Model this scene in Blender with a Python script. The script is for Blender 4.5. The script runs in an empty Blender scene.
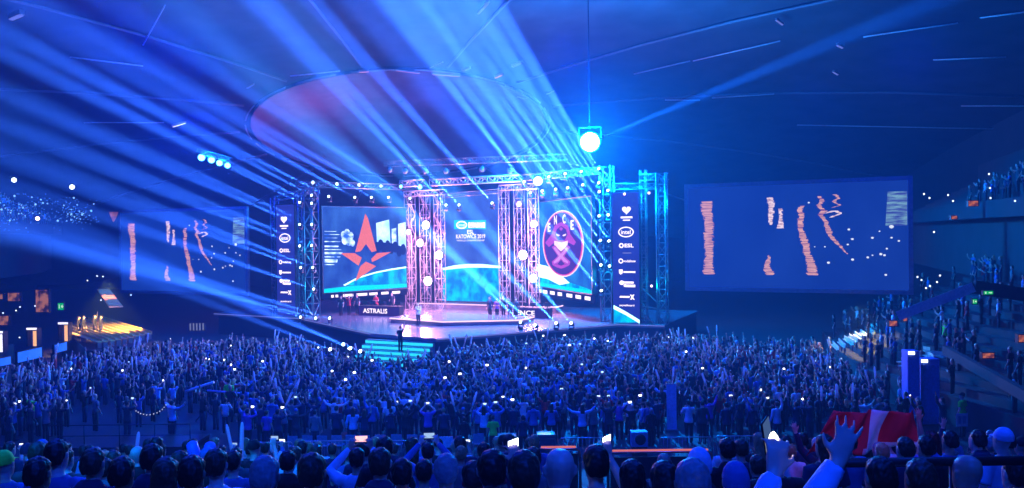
import bpy, bmesh, math, random
from mathutils import Vector, Matrix, Euler
random.seed(7)
rnd = random.Random(11)
SC = bpy.context.scene
COL = SC.collection
PI = math.pi
# ------------------------------------------------------------------ camera
FOC = 800.0
EYE = Vector((0, 0, 9.0))
cam = bpy.data.objects.new('camera', bpy.data.cameras.new('camera'))
COL.objects.link(cam)
cam.data.sensor_width = 36.0
cam.data.lens = FOC / 1024 * 36.0
cam.data.clip_start = 0.05
cam.data.clip_end = 400
RCAM = Matrix.Rotation(PI / 2 - math.atan(8 / 800), 3, 'X') @ Matrix.Rotation(math.radians(-0.7), 3, 'Z')
cam.matrix_world = Matrix.Translation(EYE) @ RCAM.to_4x4()
SC.camera = cam

def ray(x, y):
    return RCAM @ Vector(((x - 512) / FOC, (244 - y) / FOC, -1.0))

def P(x, y, Y):                       # point at depth Y
    d = ray(x, y)
    return EYE + d * (Y / d.y)

AL = math.radians(25)                 # the stage is turned 25 degrees
UD = Vector((math.cos(AL), -math.sin(AL), 0))
VD = Vector((math.sin(AL), math.cos(AL), 0))

def uv(u, v, z=0.0):
    return UD * u + VD * v + Vector((0, 0, z))

def PV(x, y, v):                      # point on the vertical plane v = const of the stage
    d = ray(x, y)
    return EYE + d * (v / d.dot(VD))

def PZ(x, y, z):                      # point on the level plane z = const
    d = ray(x, y)
    return EYE + d * ((z - EYE.z) / d.z)

# ------------------------------------------------------------------ ceiling shape
CR = Vector((-14.0, 103.0, 0))          # centre of the round recess in the roof
def ceil_z(x, y):
    r2 = x * x + (y - 35) ** 2
    return 31.0 - 0.00156 * r2

def PC(x, y, below=0.5):              # point just under the roof
    d = ray(x, y)
    t = 5.0
    while t < 200:
        p = EYE + d * t
        if p.z > ceil_z(p.x, p.y) - below:
            return p
        t += 0.1
    return EYE + d * 100

# ------------------------------------------------------------------ materials
MATS = {}
def mat(name, col, rough=0.6, metal=0.0, var=0.15, scale=8.0, spec=0.5, bump=0.0):
    if name in MATS: return MATS[name]
    m = bpy.data.materials.new(name); m.use_nodes = True
    nt = m.node_tree; b = nt.nodes['Principled BSDF']
    b.inputs['Roughness'].default_value = rough
    b.inputs['Metallic'].default_value = metal
    b.inputs['Specular IOR Level'].default_value = spec
    tc = nt.nodes.new('ShaderNodeTexCoord')
    n = nt.nodes.new('ShaderNodeTexNoise'); n.inputs['Scale'].default_value = scale; n.inputs['Detail'].default_value = 3
    r = nt.nodes.new('ShaderNodeValToRGB')
    r.color_ramp.elements[0].position = 0.3; r.color_ramp.elements[1].position = 0.7
    r.color_ramp.elements[0].color = tuple(c * (1 - var) for c in col) + (1,)
    r.color_ramp.elements[1].color = tuple(min(1, c * (1 + var)) for c in col) + (1,)
    nt.links.new(tc.outputs['Object'], n.inputs['Vector'])
    nt.links.new(n.outputs['Fac'], r.inputs['Fac'])
    nt.links.new(r.outputs['Color'], b.inputs['Base Color'])
    if bump:
        bn = nt.nodes.new('ShaderNodeBump'); bn.inputs['Strength'].default_value = bump
        nt.links.new(n.outputs['Fac'], bn.inputs['Height']); nt.links.new(bn.outputs['Normal'], b.inputs['Normal'])
    MATS[name] = m
    return m

def glow(name, col, strength=1.0, sample=False, noise=None):
    """a surface that gives off light; noise = (scale xyz, colour2, lo, hi) mixes a second colour"""
    if name in MATS: return MATS[name]
    m = bpy.data.materials.new(name); m.use_nodes = True
    nt = m.node_tree; nt.nodes.clear()
    o = nt.nodes.new('ShaderNodeOutputMaterial'); e = nt.nodes.new('ShaderNodeEmission')
    e.inputs['Strength'].default_value = strength
    e.inputs['Color'].default_value = tuple(col) + (1,)
    nt.links.new(e.outputs[0], o.inputs['Surface'])
    if noise:
        sc3, c2, lo, hi = noise
        tc = nt.nodes.new('ShaderNodeTexCoord'); mp = nt.nodes.new('ShaderNodeMapping')
        mp.inputs['Scale'].default_value = sc3
        n = nt.nodes.new('ShaderNodeTexNoise'); n.inputs['Scale'].default_value = 1.0; n.inputs['Detail'].default_value = 4
        r = nt.nodes.new('ShaderNodeValToRGB')
        r.color_ramp.elements[0].position = lo; r.color_ramp.elements[1].position = hi
        r.color_ramp.elements[0].color = tuple(col) + (1,); r.color_ramp.elements[1].color = tuple(c2) + (1,)
        nt.links.new(tc.outputs['Object'], mp.inputs['Vector']); nt.links.new(mp.outputs[0], n.inputs['Vector'])
        nt.links.new(n.outputs['Fac'], r.inputs['Fac']); nt.links.new(r.outputs['Color'], e.inputs['Color'])
    m.cycles.emission_sampling = 'AUTO' if sample else 'NONE'
    MATS[name] = m
    return m

def thin_sheet(name, col, rough, through):
    """air-filled plastic or cloth: part of the light passes through"""
    m = mat(name, col, rough, var=.05); nt = m.node_tree
    o = nt.nodes['Material Output']; b = nt.nodes['Principled BSDF']
    t = nt.nodes.new('ShaderNodeBsdfTranslucent'); t.inputs['Color'].default_value = tuple(col) + (1,)
    x = nt.nodes.new('ShaderNodeMixShader'); x.inputs['Fac'].default_value = through
    nt.links.new(b.outputs[0], x.inputs[1]); nt.links.new(t.outputs[0], x.inputs[2]); nt.links.new(x.outputs[0], o.inputs['Surface'])
    return m

# ------------------------------------------------------------------ object helpers
def setp(o, label=None, cat=None, group=None, kind=None):
    if label: o['label'] = label
    if cat: o['category'] = cat
    if group: o['group'] = group
    if kind: o['kind'] = kind
    return o

def empty(name, M, label, cat, group=None):
    o = bpy.data.objects.new(name, None); COL.objects.link(o)
    o.empty_display_size = 0.2
    o.matrix_world = M if isinstance(M, Matrix) else Matrix.Translation(M)
    return setp(o, label, cat, group)

def link(name, me, parent=None, M=None):
    o = bpy.data.objects.new(name, me); COL.objects.link(o)
    if parent is not None: o.parent = parent
    if M is not None: o.matrix_basis = M
    return o

def finish(bm, name, mats, smooth=False):
    bmesh.ops.recalc_face_normals(bm, faces=bm.faces)
    me = bpy.data.meshes.new(name); bm.to_mesh(me); bm.free()
    for m in (mats if isinstance(mats, (list, tuple)) else [mats]): me.materials.append(m)
    if smooth: me.shade_smooth()
    return me

def copy_tree(o, parent=None):
    c = o.copy(); COL.objects.link(c)
    if parent is not None: c.parent = parent
    for ch in [k for k in KIDS.get(o.name, ())]: copy_tree(ch, c)
    return c
KIDS = {}
def kids_of(root):                    # remember the children of a prototype (children() is slow in big scenes)
    for ch in root.children:
        KIDS.setdefault(root.name, []).append(ch); kids_of(ch)

# ------------------------------------------------------------------ bmesh shapes
def box(bm, lo, hi, M=None, mi=0, bevel=0.0):
    vs = [bm.verts.new(Vector((x, y, z))) for x in (lo[0], hi[0]) for y in (lo[1], hi[1]) for z in (lo[2], hi[2])]
    fs = []
    for f in ((0, 1, 3, 2), (4, 6, 7, 5), (0, 4, 5, 1), (2, 3, 7, 6), (0, 2, 6, 4), (1, 5, 7, 3)):
        fc = bm.faces.new([vs[i] for i in f]); fc.material_index = mi; fs.append(fc)
    if bevel:
        es = list({e for f in fs for e in f.edges})
        r = bmesh.ops.bevel(bm, geom=es, offset=bevel, segments=2, affect='EDGES', profile=0.5)
        for f in r['faces']: f.material_index = mi
        vs = list({v for f in fs if f.is_valid for v in f.verts} | {v for v in r['verts']})
    if M is not None:
        for v in vs: v.co = M @ v.co
    return vs

def frame_to(a, b, up=Vector((0, 0, 1))):
    d = (b - a); L = d.length; d = d / L
    if abs(d.dot(up)) > 0.98: up = Vector((0, 1, 0))
    x = up.cross(d).normalized(); y = d.cross(x)
    return d, x, y, L

def tube(bm, pts, r, n=6, mi=0, cap=True):
    """a round bar through pts; r is one radius or a list"""
    pts = [Vector(p) for p in pts]
    rs = r if isinstance(r, (list, tuple)) else [r] * len(pts)
    rings = []
    px = None
    for i, p in enumerate(pts):
        a = pts[max(0, i - 1)]; b = pts[min(len(pts) - 1, i + 1)]
        d = (b - a).normalized()
        if px is None:
            up = Vector((0, 0, 1)) if abs(d.z) < 0.95 else Vector((0, 1, 0))
            px = up.cross(d).normalized()
        else:
            px = (px - d * px.dot(d)).normalized()
        py = d.cross(px)
        rings.append([bm.verts.new(p + (px * math.cos(k * 2 * PI / n) + py * math.sin(k * 2 * PI / n)) * rs[i]) for k in range(n)])
    for a, b in zip(rings, rings[1:]):
        for k in range(n):
            f = bm.faces.new((a[k], a[(k + 1) % n], b[(k + 1) % n], b[k])); f.material_index = mi; f.smooth = True
    if cap:
        for ring in (rings[0][::-1], rings[-1]):
            f = bm.faces.new(ring); f.material_index = mi

def lathe(bm, prof, n=16, M=None, mi=0):
    """profile [(r, z)] turned round z"""
    rings = []
    for r, z in prof:
        ring = []
        for k in range(n):
            v = Vector((r * math.cos(2 * PI * k / n), r * math.sin(2 * PI * k / n), z))
            ring.append(bm.verts.new(M @ v if M is not None else v))
        rings.append(ring)
    for a, b in zip(rings, rings[1:]):
        for k in range(n):
            f = bm.faces.new((a[k], a[(k + 1) % n], b[(k + 1) % n], b[k])); f.material_index = mi; f.smooth = True
    for ring in (rings[0][::-1], rings[-1]):
        f = bm.faces.new(ring); f.material_index = mi

def prism(bm, poly, y0, y1, mi=0, M=None):
    """polygon in local x,z extruded from y0 to y1"""
    a = [bm.verts.new((p[0], y0, p[1])) for p in poly]; b = [bm.verts.new((p[0], y1, p[1])) for p in poly]
    fs = [bm.faces.new(a), bm.faces.new(b[::-1])]
    n = len(poly)
    for k in range(n): fs.append(bm.faces.new((a[k], b[k], b[(k + 1) % n], a[(k + 1) % n])))
    for f in fs: f.material_index = mi
    if M is not None:
        for v in a + b: v.co = M @ v.co

ONES = ['', 'first', 'second', 'third', 'fourth', 'fifth', 'sixth', 'seventh', 'eighth', 'ninth', 'tenth', 'eleventh', 'twelfth',
        'thirteenth', 'fourteenth', 'fifteenth', 'sixteenth', 'seventeenth', 'eighteenth', 'nineteenth']
TENS = {2: ('twentieth', 'twenty'), 3: ('thirtieth', 'thirty'), 4: ('fortieth', 'forty'), 5: ('fiftieth', 'fifty'), 6: ('sixtieth', 'sixty'),
        7: ('seventieth', 'seventy'), 8: ('eightieth', 'eighty'), 9: ('ninetieth', 'ninety')}
def nth(n):
    if n < 20: return ONES[n]
    t, o = divmod(n, 10)
    return TENS[t][0] if o == 0 else TENS[t][1] + '-' + ONES[o]

def to_mat(pos, fwd, up=Vector((0, 0, 1))):
    """matrix whose local +Y looks along fwd and +Z is up-ish"""
    y = fwd.normalized(); x = y.cross(up).normalized(); z = x.cross(y)
    M = Matrix((x, y, z)).transposed().to_4x4(); M.translation = pos
    return M
# ------------------------------------------------------------------ people
# local frame: feet on z = 0, facing +Y, right arm at +X
def loft(bm, rings, n=12, mi=0):
    """rings: (centre, rx, ry, xaxis, yaxis); closed with end caps"""
    R = []
    for c, rx, ry, ax, ay in rings:
        R.append([bm.verts.new(c + ax * (rx * math.cos(2 * PI * k / n)) + ay * (ry * math.sin(2 * PI * k / n))) for k in range(n)])
    for a, b in zip(R, R[1:]):
        for k in range(n):
            f = bm.faces.new((a[k], a[(k + 1) % n], b[(k + 1) % n], b[k])); f.material_index = mi; f.smooth = True
    for ring in (R[0][::-1], R[-1]):
        f = bm.faces.new(ring); f.material_index = mi; f.smooth = True

X, Y_, Z = Vector((1, 0, 0)), Vector((0, 1, 0)), Vector((0, 0, 1))
def vstack(bm, prof, n=12, mi=0):     # (z, y, rx, ry)
    loft(bm, [(Vector((0, y, z)), rx, ry, X, Y_) for z, y, rx, ry in prof], n, mi)

def limb(bm, pts, rs, n=8, mi=0):
    pts = [Vector(p) for p in pts]
    out = []; px = None
    for i, p in enumerate(pts):
        d = (pts[min(len(pts) - 1, i + 1)] - pts[max(0, i - 1)]).normalized()
        if px is None:
            px = (Y_ if abs(d.y) < 0.9 else X).cross(d).normalized()
        else: px = (px - d * px.dot(d)).normalized()
        out.append((p, rs[i], rs[i], px, d.cross(px)))
    loft(bm, out, n, mi)

def lerp(a, b, t): return a + (b - a) * t

# each pose: elbow, wrist, hand direction, palm normal, curl for the right arm and the left arm (None = hangs)
POSE = {
    'hands down':    dict(r=((.27, -.03, 1.13), (.29, .06, .88), (0, .25, -1), (-1, 0, 0), .35), l=((-.27, -.03, 1.13), (-.29, .06, .88), (0, .25, -1), (1, 0, 0), .35)),
    'both arms raised': dict(r=((.36, .05, 1.60), (.44, .06, 1.86), (.25, 0, 1), (0, 1, 0), .15), l=((-.36, .05, 1.60), (-.44, .06, 1.86), (-.25, 0, 1), (0, 1, 0), .15)),
    'filming overhead': dict(r=((.33, .17, 1.47), (.12, .30, 1.68), (-.25, .1, 1), (-.6, .8, 0), .8), l=((-.33, .17, 1.47), (-.12, .30, 1.68), (.25, .1, 1), (.6, .8, 0), .8)),
    'right arm raised': dict(r=((.29, .08, 1.62), (.27, .12, 1.90), (-.05, 0.05, 1), (0, 1, 0), .5), l=((-.27, -.03, 1.13), (-.27, .10, .90), (0, .3, -1), (1, 0, 0), .35)),
    'left arm raised': dict(r=((.27, -.03, 1.13), (.27, .10, .90), (0, .3, -1), (-1, 0, 0), .35), l=((-.31, .08, 1.60), (-.33, .12, 1.88), (.05, 0.05, 1), (0, 1, 0), .3)),
    'holding up a phone': dict(r=((.28, .19, 1.33), (.16, .36, 1.58), (-.1, .1, 1), (-.5, .8, 0), .7), l=((-.27, -.03, 1.13), (-.27, .10, .90), (0, .3, -1), (1, 0, 0), .35)),
    'clapping': dict(r=((.28, .12, 1.17), (.06, .34, 1.33), (-.3, .4, 1), (-1, 0, 0), .1), l=((-.28, .12, 1.17), (-.06, .34, 1.33), (.3, .4, 1), (1, 0, 0), .1)),
    'arms folded': dict(r=((.29, .04, 1.14), (.06, .24, 1.18), (-1, .1, .1), (0, 1, 0), .3), l=((-.29, .04, 1.14), (-.06, .22, 1.15), (1, .1, .1), (0, 1, 0), .3)),
    'arms spread': dict(r=((.42, .08, 1.45), (.62, .12, 1.62), (.5, .1, .8), (0, 1, 0), .1), l=((-.42, .08, 1.45), (-.62, .12, 1.62), (-.5, .1, .8), (0, 1, 0), .1)),
    'at a keyboard': dict(r=((.27, .10, 1.12), (.14, .36, 1.08), (-.1, 1, 0), (0, 0, -1), .3), l=((-.27, .10, 1.12), (-.14, .36, 1.08), (.1, 1, 0), (0, 0, -1), .3)),
}
SH = Vector((.185, -.005, 1.405))

def arm_pts(a, side):
    s = Vector((SH.x * side, SH.y, SH.z))
    return s, Vector(a[0]), Vector(a[1])

def hand(bm, W, hd, pn, curl, side, n=6):
    d = Vector(hd).normalized(); nrm = Vector(pn).normalized(); nrm = (nrm - d * nrm.dot(d)).normalized()
    s = d.cross(nrm).normalized() * side      # across the palm, towards the thumb
    rings = []
    for t, w, h in ((-.02, .026, .02), (.02, .036, .017), (.06, .043, .016), (.092, .040, .012)):
        rings.append((W + d * t, w, h, s, nrm))
    loft(bm, rings, 10)
    for k, L in enumerate((.068, .078, .074, .058)):
        off = (.030 - .0205 * k)
        b = W + d * .085 + s * off
        a1 = curl * 1.0; a2 = curl * 2.2
        spread = s * (off * .35)
        p1 = b + (d * math.cos(a1) + nrm * math.sin(a1)) * (L * .5) + spread
        p2 = p1 + (d * math.cos(a2) + nrm * math.sin(a2)) * (L * .5) + spread * .6
        limb(bm, (b - d * .015, b, p1, p2), (.0098, .0098, .0088, .0068), n)
    t0 = W + d * .03 + s * .034
    t1 = t0 + (d * .6 + s * .7).normalized() * .036 + nrm * .01
    t2 = t1 + (d * .85 + s * .3 + nrm * curl).normalized() * .03
    limb(bm, (W + d * .015 + s * .018, t0, t1, t2), (.014, .0125, .0105, .0075), n)

HEAD = ((1.50, .035, .030, .030), (1.525, .045, .048, .050), (1.555, .034, .060, .070), (1.59, .022, .069, .083), (1.63, .012, .074, .093),
        (1.67, .004, .0765, .097), (1.705, -.002, .071, .088), (1.735, -.006, .053, .064), (1.75, -.008, .026, .030))

def body_mesh(bm, pose, fingers=True):
    p = POSE[pose]
    vstack(bm, ((.90, 0, .10, .08), (.95, -.01, .152, .112), (1.02, 0, .148, .105), (1.10, 0, .135, .096), (1.22, .005, .150, .104), (1.32, .008, .163, .110),
                (1.40, 0, .150, .092), (1.455, -.008, .085, .068), (1.49, -.006, .055, .056)))
    vstack(bm, ((1.42, -.012, .058, .056), (1.48, -.002, .052, .054), (1.54, .008, .053, .056), (1.58, .01, .05, .05)))
    vstack(bm, HEAD, 14)
    # nose, brow, lips, ears
    limb(bm, ((0, .098, 1.655), (0, .112, 1.635), (0, .124, 1.612), (0, .104, 1.603)), (.009, .012, .015, .011), 6)
    limb(bm, ((-.045, .082, 1.663), (0, .098, 1.668), (.045, .082, 1.663)), (.008, .010, .008), 6)
    limb(bm, ((-.024, .088, 1.572), (0, .099, 1.574), (.024, .088, 1.572)), (.007, .010, .007), 6)
    for s in (1, -1):
        limb(bm, ((s * .070, .004, 1.655), (s * .084, -.006, 1.66), (s * .083, -.002, 1.62), (s * .072, .006, 1.607)), (.010, .014, .012, .008), 6)
        limb(bm, ((s * .080, 0, .96), (s * .095, .005, .80), (s * .098, .0, .52), (s * .098, -.015, .36), (s * .098, -.02, .12), (s * .098, -.01, .05)),
             (.076, .078, .057, .056, .037, .036), 10)
        limb(bm, ((s * .098, -.055, .045), (s * .10, .0, .045), (s * .105, .10, .038), (s * .108, .17, .028)), (.034, .043, .040, .026), 8)
    for side, key in ((1, 'r'), (-1, 'l')):
        a = p[key]; s, e, w = arm_pts(a, side)
        limb(bm, (s - Vector((.05 * side, 0, 0)), s, lerp(s, e, .5), e, lerp(e, w, .35), w), (.052, .058, .048, .039, .040, .026), 10)
        hand(bm, w, a[2], a[3], a[4], side)

def shirt_bm(bm, pose, long=False, hood=False):
    p = POSE[pose]
    vstack(bm, ((.84, -.004, .186, .142), (.90, -.005, .190, .146), (.96, -.005, .184, .140), (1.03, 0, .168, .126), (1.10, 0, .156, .116), (1.22, .005, .166, .120), (1.32, .008, .178, .126),
                (1.40, -.002, .170, .110), (1.45, -.01, .115, .088), (1.478, -.008, .078, .076)), 16)
    if hood:
        vstack(bm, ((1.38, -.06, .12, .07), (1.44, -.07, .13, .075), (1.50, -.06, .11, .065), (1.53, -.05, .08, .045)))
    for side, key in ((1, 'r'), (-1, 'l')):
        s, e, w = arm_pts(p[key], side)
        i = Vector((.06 * side, 0, 0))
        if long: limb(bm, (s - i, s, lerp(s, e, .5), e, lerp(e, w, .4), lerp(e, w, .97)), (.066, .075, .062, .055, .052, .040), 10)
        else: limb(bm, (s - i, s, lerp(s, e, .4), lerp(s, e, .72)), (.066, .076, .068, .066), 10)

def trouser_bm(bm, n=10):
    vstack(bm, ((.86, 0, .150, .115), (.92, -.008, .166, .126), (.98, -.004, .160, .118), (1.0, 0, .155, .112)))
    for s in (1, -1):
        limb(bm, ((s * .085, 0, .94), (s * .10, .005, .80), (s * .10, .0, .52), (s * .10, -.015, .36), (s * .10, -.018, .10)), (.094, .097, .074, .07, .062), n)
        limb(bm, ((s * .10, -.06, .045), (s * .10, .0, .05), (s * .106, .10, .042), (s * .11, .185, .032)), (.042, .052, .048, .032), 8)

def hair_bm(bm, style):
    if style == 'short':
        vstack(bm, ((1.575, -.05, .058, .045), (1.61, -.045, .076, .062), (1.65, -.032, .084, .078), (1.69, -.014, .085, .094), (1.725, -.010, .076, .088), (1.752, -.012, .054, .062), (1.768, -.012, .024, .028)), 14)
    elif style == 'long':
        vstack(bm, ((1.36, -.085, .075, .025), (1.42, -.085, .095, .036), (1.50, -.07, .095, .052), (1.60, -.045, .092, .066), (1.65, -.03, .090, .080), (1.69, -.014, .089, .096), (1.73, -.010, .078, .088), (1.756, -.012, .054, .062), (1.772, -.012, .024, .028)), 14)
    elif style == 'cap':
        vstack(bm, ((1.645, -.010, .084, .104), (1.66, -.010, .087, .107), (1.70, -.012, .085, .103), (1.735, -.014, .072, .086), (1.765, -.016, .045, .052), (1.775, -.016, .018, .02)), 14)
        loft(bm, [(Vector((0, .06, 1.672)), .06, .010, X, Z), (Vector((0, .12, 1.668)), .066, .006, X, Z), (Vector((0, .165, 1.655)), .045, .004, X, Z)], 10)
    elif style == 'beanie':
        vstack(bm, ((1.60, -.03, .084, .088), (1.63, -.025, .090, .098), (1.68, -.014, .090, .106), (1.73, -.012, .078, .092), (1.77, -.014, .050, .058), (1.785, -.014, .018, .02)), 14)
    elif style == 'bun':
        hair_bm(bm, 'short')
        vstack(bm, ((1.68, -.115, .02, .015), (1.70, -.12, .042, .035), (1.73, -.118, .045, .038), (1.76, -.112, .025, .02)), 8)

def solid(bm, name, m, voxel, smooth_it=2):
    """one continuous skin around the overlapping lofts"""
    me = finish(bm, name, m)
    tmp = bpy.data.objects.new('tmp', me); COL.objects.link(tmp)
    r = tmp.modifiers.new('r', 'REMESH'); r.mode = 'VOXEL'; r.voxel_size = voxel; r.use_smooth_shade = True
    s = tmp.modifiers.new('s', 'SMOOTH'); s.iterations = smooth_it; s.factor = 0.5
    dg = bpy.context.evaluated_depsgraph_get()
    out = bpy.data.meshes.new_from_object(tmp.evaluated_get(dg))
    out.name = name
    bpy.data.objects.remove(tmp); bpy.data.meshes.remove(me)
    out.materials.clear(); out.materials.append(m); out.shade_smooth()
    return out

SKIN = [mat('skin_fair', (.62, .42, .33), .5), mat('skin_tan', (.45, .28, .2), .5), mat('skin_pale', (.75, .55, .46), .45)]
CLOTH = {
    'black': mat('cloth_black', (.012, .012, .015), .85, bump=.2), 'navy': mat('cloth_navy', (.02, .03, .075), .85, bump=.2),
    'dark grey': mat('cloth_dark_grey', (.05, .05, .055), .85, bump=.2), 'grey': mat('cloth_grey', (.2, .2, .21), .85, bump=.2),
    'blue': mat('cloth_blue', (.08, .16, .42), .8, bump=.2), 'pale blue': mat('cloth_pale_blue', (.4, .6, .85), .8, bump=.2),
    'white': mat('cloth_white', (.78, .78, .8), .8, bump=.2), 'red': mat('cloth_red', (.5, .02, .03), .8, bump=.2),
    'violet': mat('cloth_violet', (.25, .1, .5), .8, bump=.2), 'hi-vis green': mat('cloth_hivis', (.12, .95, .06), .7, var=.05),
}
HAIRC = {'black': mat('hair_black', (.012, .009, .008), .5, bump=.4, scale=60), 'brown': mat('hair_brown', (.06, .032, .018), .5, bump=.4, scale=60),
         'fair': mat('hair_fair', (.32, .22, .1), .5, bump=.4, scale=60), 'grey': mat('hair_grey', (.25, .25, .26), .5, bump=.4, scale=60)}
TROU = [mat('denim_dark', (.02, .03, .06), .8), mat('trousers_black', (.012, .012, .014), .8)]
BODY, SHIRT, HAIR = {}, {}, {}
def get_body(pose):
    if pose not in BODY:
        bm = bmesh.new(); body_mesh(bm, pose); BODY[pose] = solid(bm, 'body', SKIN[0], .0095, 2)
    return BODY[pose]
def get_shirt(pose, style):
    k = (pose, style)
    if k not in SHIRT:
        bm = bmesh.new(); shirt_bm(bm, pose, style != 'T-shirt', style == 'hoodie'); SHIRT[k] = solid(bm, 'shirt', CLOTH['black'], .018, 2)
    return SHIRT[k]
def get_hair(style):
    if style not in HAIR:
        bm = bmesh.new(); hair_bm(bm, style); HAIR[style] = me = solid(bm, 'hair', HAIRC['black'], .009, 2)
        if style not in ('cap', 'beanie'):          # tousled strands
            from mathutils import noise
            for v in me.vertices:
                q = Vector((v.co.x * 34, v.co.y * 34, v.co.z * 16))
                v.co += v.normal * (.009 * noise.noise(q) + .005 * noise.noise(q * 2.3))
    return HAIR[style]
_b = bmesh.new(); trouser_bm(_b); TROUSERS = solid(_b, 'trousers', TROU[0], .018, 2)
_b = bmesh.new()
lathe(_b, [(.001, -.011), (.008, -.008), (.0115, 0), (.008, .008), (.001, .011)], 8)
EYE_ME = finish(_b, 'eye', mat('eye_white', (.6, .6, .6), .2), True)

def own(o, m):                        # this copy's own material on shared mesh data
    s = o.material_slots[0]; s.link = 'OBJECT'; s.material = m

PROTO = {}
def person(pos, face, pose='hands down', shirt=('T-shirt', 'black'), hair=('short', 'black'), scale=1.0, skin=0, trou=0, label='', group=None, name='person', eyes=False):
    """a person: an Empty between the feet; body, shirt, trousers and hair are its children"""
    e = bpy.data.objects.new(name, None); COL.objects.link(e)
    e.empty_display_size = .2
    e.location = pos; e.rotation_euler = (0, 0, face); e.scale = (scale,) * 3
    setp(e, label, 'person', group)
    own(link('body', get_body(pose), e), SKIN[skin])
    own(link({'T-shirt': 't_shirt', 'hoodie': 'hoodie', 'long-sleeved top': 'jumper', 'vest': 'safety_vest'}[shirt[0]], get_shirt(pose, 'T-shirt' if shirt[0] == 'vest' else shirt[0]), e), CLOTH[shirt[1]])
    own(link('trousers', TROUSERS, e), TROU[trou])
    if hair[0] != 'bald':
        hm = CLOTH[hair[1]] if hair[0] in ('cap', 'beanie') else HAIRC[hair[1]]
        own(link(hair[0] if hair[0] in ('cap', 'beanie') else 'hair', get_hair(hair[0]), e), hm)
    if eyes:
        for sx in (1, -1): link('eye', EYE_ME, e, Matrix.Translation((sx * .032, .086, 1.640)))
    return e

def hand_pos(pos, face, scale, pose, side, up=.1):
    a = POSE[pose]['r' if side > 0 else 'l']
    p = Vector(a[1]) + Vector(a[2]).normalized() * up
    return Vector(pos) + Matrix.Rotation(face, 3, 'Z') @ (p * scale)

def hair_word(h):
    if h[0] == 'bald': return 'bald person'
    if h[0] in ('cap', 'beanie'): return 'person in %s %s' % (h[1], h[0])
    return '%s-haired person' % ('long ' + h[1] if h[0] == 'long' else h[1] if h[0] == 'short' else h[1])
# ------------------------------------------------------------------ the arena shell
SC.view_settings.view_transform = 'Standard'; SC.view_settings.look = 'None'
SC.view_settings.exposure = 0.0; SC.view_settings.gamma = 1.0
SC.view_settings.use_curve_mapping = False
SC.cycles.max_bounces = 4; SC.cycles.diffuse_bounces = 2; SC.cycles.glossy_bounces = 2
SC.cycles.volume_bounces = 0; SC.cycles.transparent_max_bounces = 4
SC.cycles.sample_clamp_indirect = 2.0
SC.cycles.use_denoising = True
wd = bpy.data.worlds.new('world'); SC.world = wd; wd.use_nodes = True
wd.node_tree.nodes['Background'].inputs[0].default_value = (0, 0, 0.02, 1)

# haze: the smoke that makes every beam visible
hz = bmesh.new(); box(hz, (-95, -16, -1), (60, 165, 33))
m = bpy.data.materials.new('stage_haze'); m.use_nodes = True; nt = m.node_tree; nt.nodes.clear()
_o = nt.nodes.new('ShaderNodeOutputMaterial'); _v = nt.nodes.new('ShaderNodeVolumeScatter')
_v.inputs['Density'].default_value = .0022; _v.inputs['Anisotropy'].default_value = .15
_v.inputs['Color'].default_value = (.25, .62, 1, 1)
nt.links.new(_v.outputs[0], _o.inputs['Volume'])
m.cycles.volume_sampling = 'EQUIANGULAR'
setp(link('haze', finish(hz, 'haze', m)), 'thin bluish stage haze filling the whole arena', 'haze', kind='stuff')

M_CONC = mat('dark_concrete', (.035, .035, .04), .85, scale=.6, bump=.1)
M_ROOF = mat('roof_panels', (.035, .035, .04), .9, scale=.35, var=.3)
M_FLOOR = mat('floor_rubber', (.03, .03, .035), .7, scale=.8)
M_STEEL = mat('steel', (.45, .45, .47), .35, .9, scale=3)
M_BLACK = mat('black_paint', (.012, .012, .014), .5, scale=3)
M_DARK = mat('dark_cloth_drape', (.02, .02, .025), .9, scale=2)
M_PALE = mat('pale_panel', (.55, .6, .68), .6, scale=2)

def slab(name, lo, hi, m=None):
    bm = bmesh.new(); box(bm, lo, hi); return setp(link(name, finish(bm, name, m or M_CONC)), kind='structure')
slab('floor', (-90, -14, -.3), (56, 152, 0), M_FLOOR)
slab('wall_left', (-90.5, -14, -.3), (-90, 152, 34))
slab('wall_right', (55.5, -14, -.3), (56, 152, 34))
slab('wall_back', (-90, -14.5, -.3), (56, -14, 34))
slab('wall_front', (-90, 151.5, -.3), (56, 152, 34))

# roof: a shallow dome with a round recess over the stage side of the floor
bm = bmesh.new()
NR, RR = 72, 18.5
rad = [RR, RR + 1, RR + 4, 29, 37, 46, 56, 68, 82, 99, 119, 140, 165]
rings = []
for r in rad:
    ring = []
    for k in range(NR):
        a = 2 * PI * k / NR
        x, y = CR.x + r * math.cos(a), CR.y + r * math.sin(a)
        ring.append(bm.verts.new((x, y, max(1.0, ceil_z(x, y)))))
    rings.append(ring)
for a, b in zip(rings, rings[1:]):
    for k in range(NR): bm.faces.new((a[k], a[(k + 1) % NR], b[(k + 1) % NR], b[k]))
setp(link('ceiling', finish(bm, 'ceiling', M_ROOF, True)), kind='structure')
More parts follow.
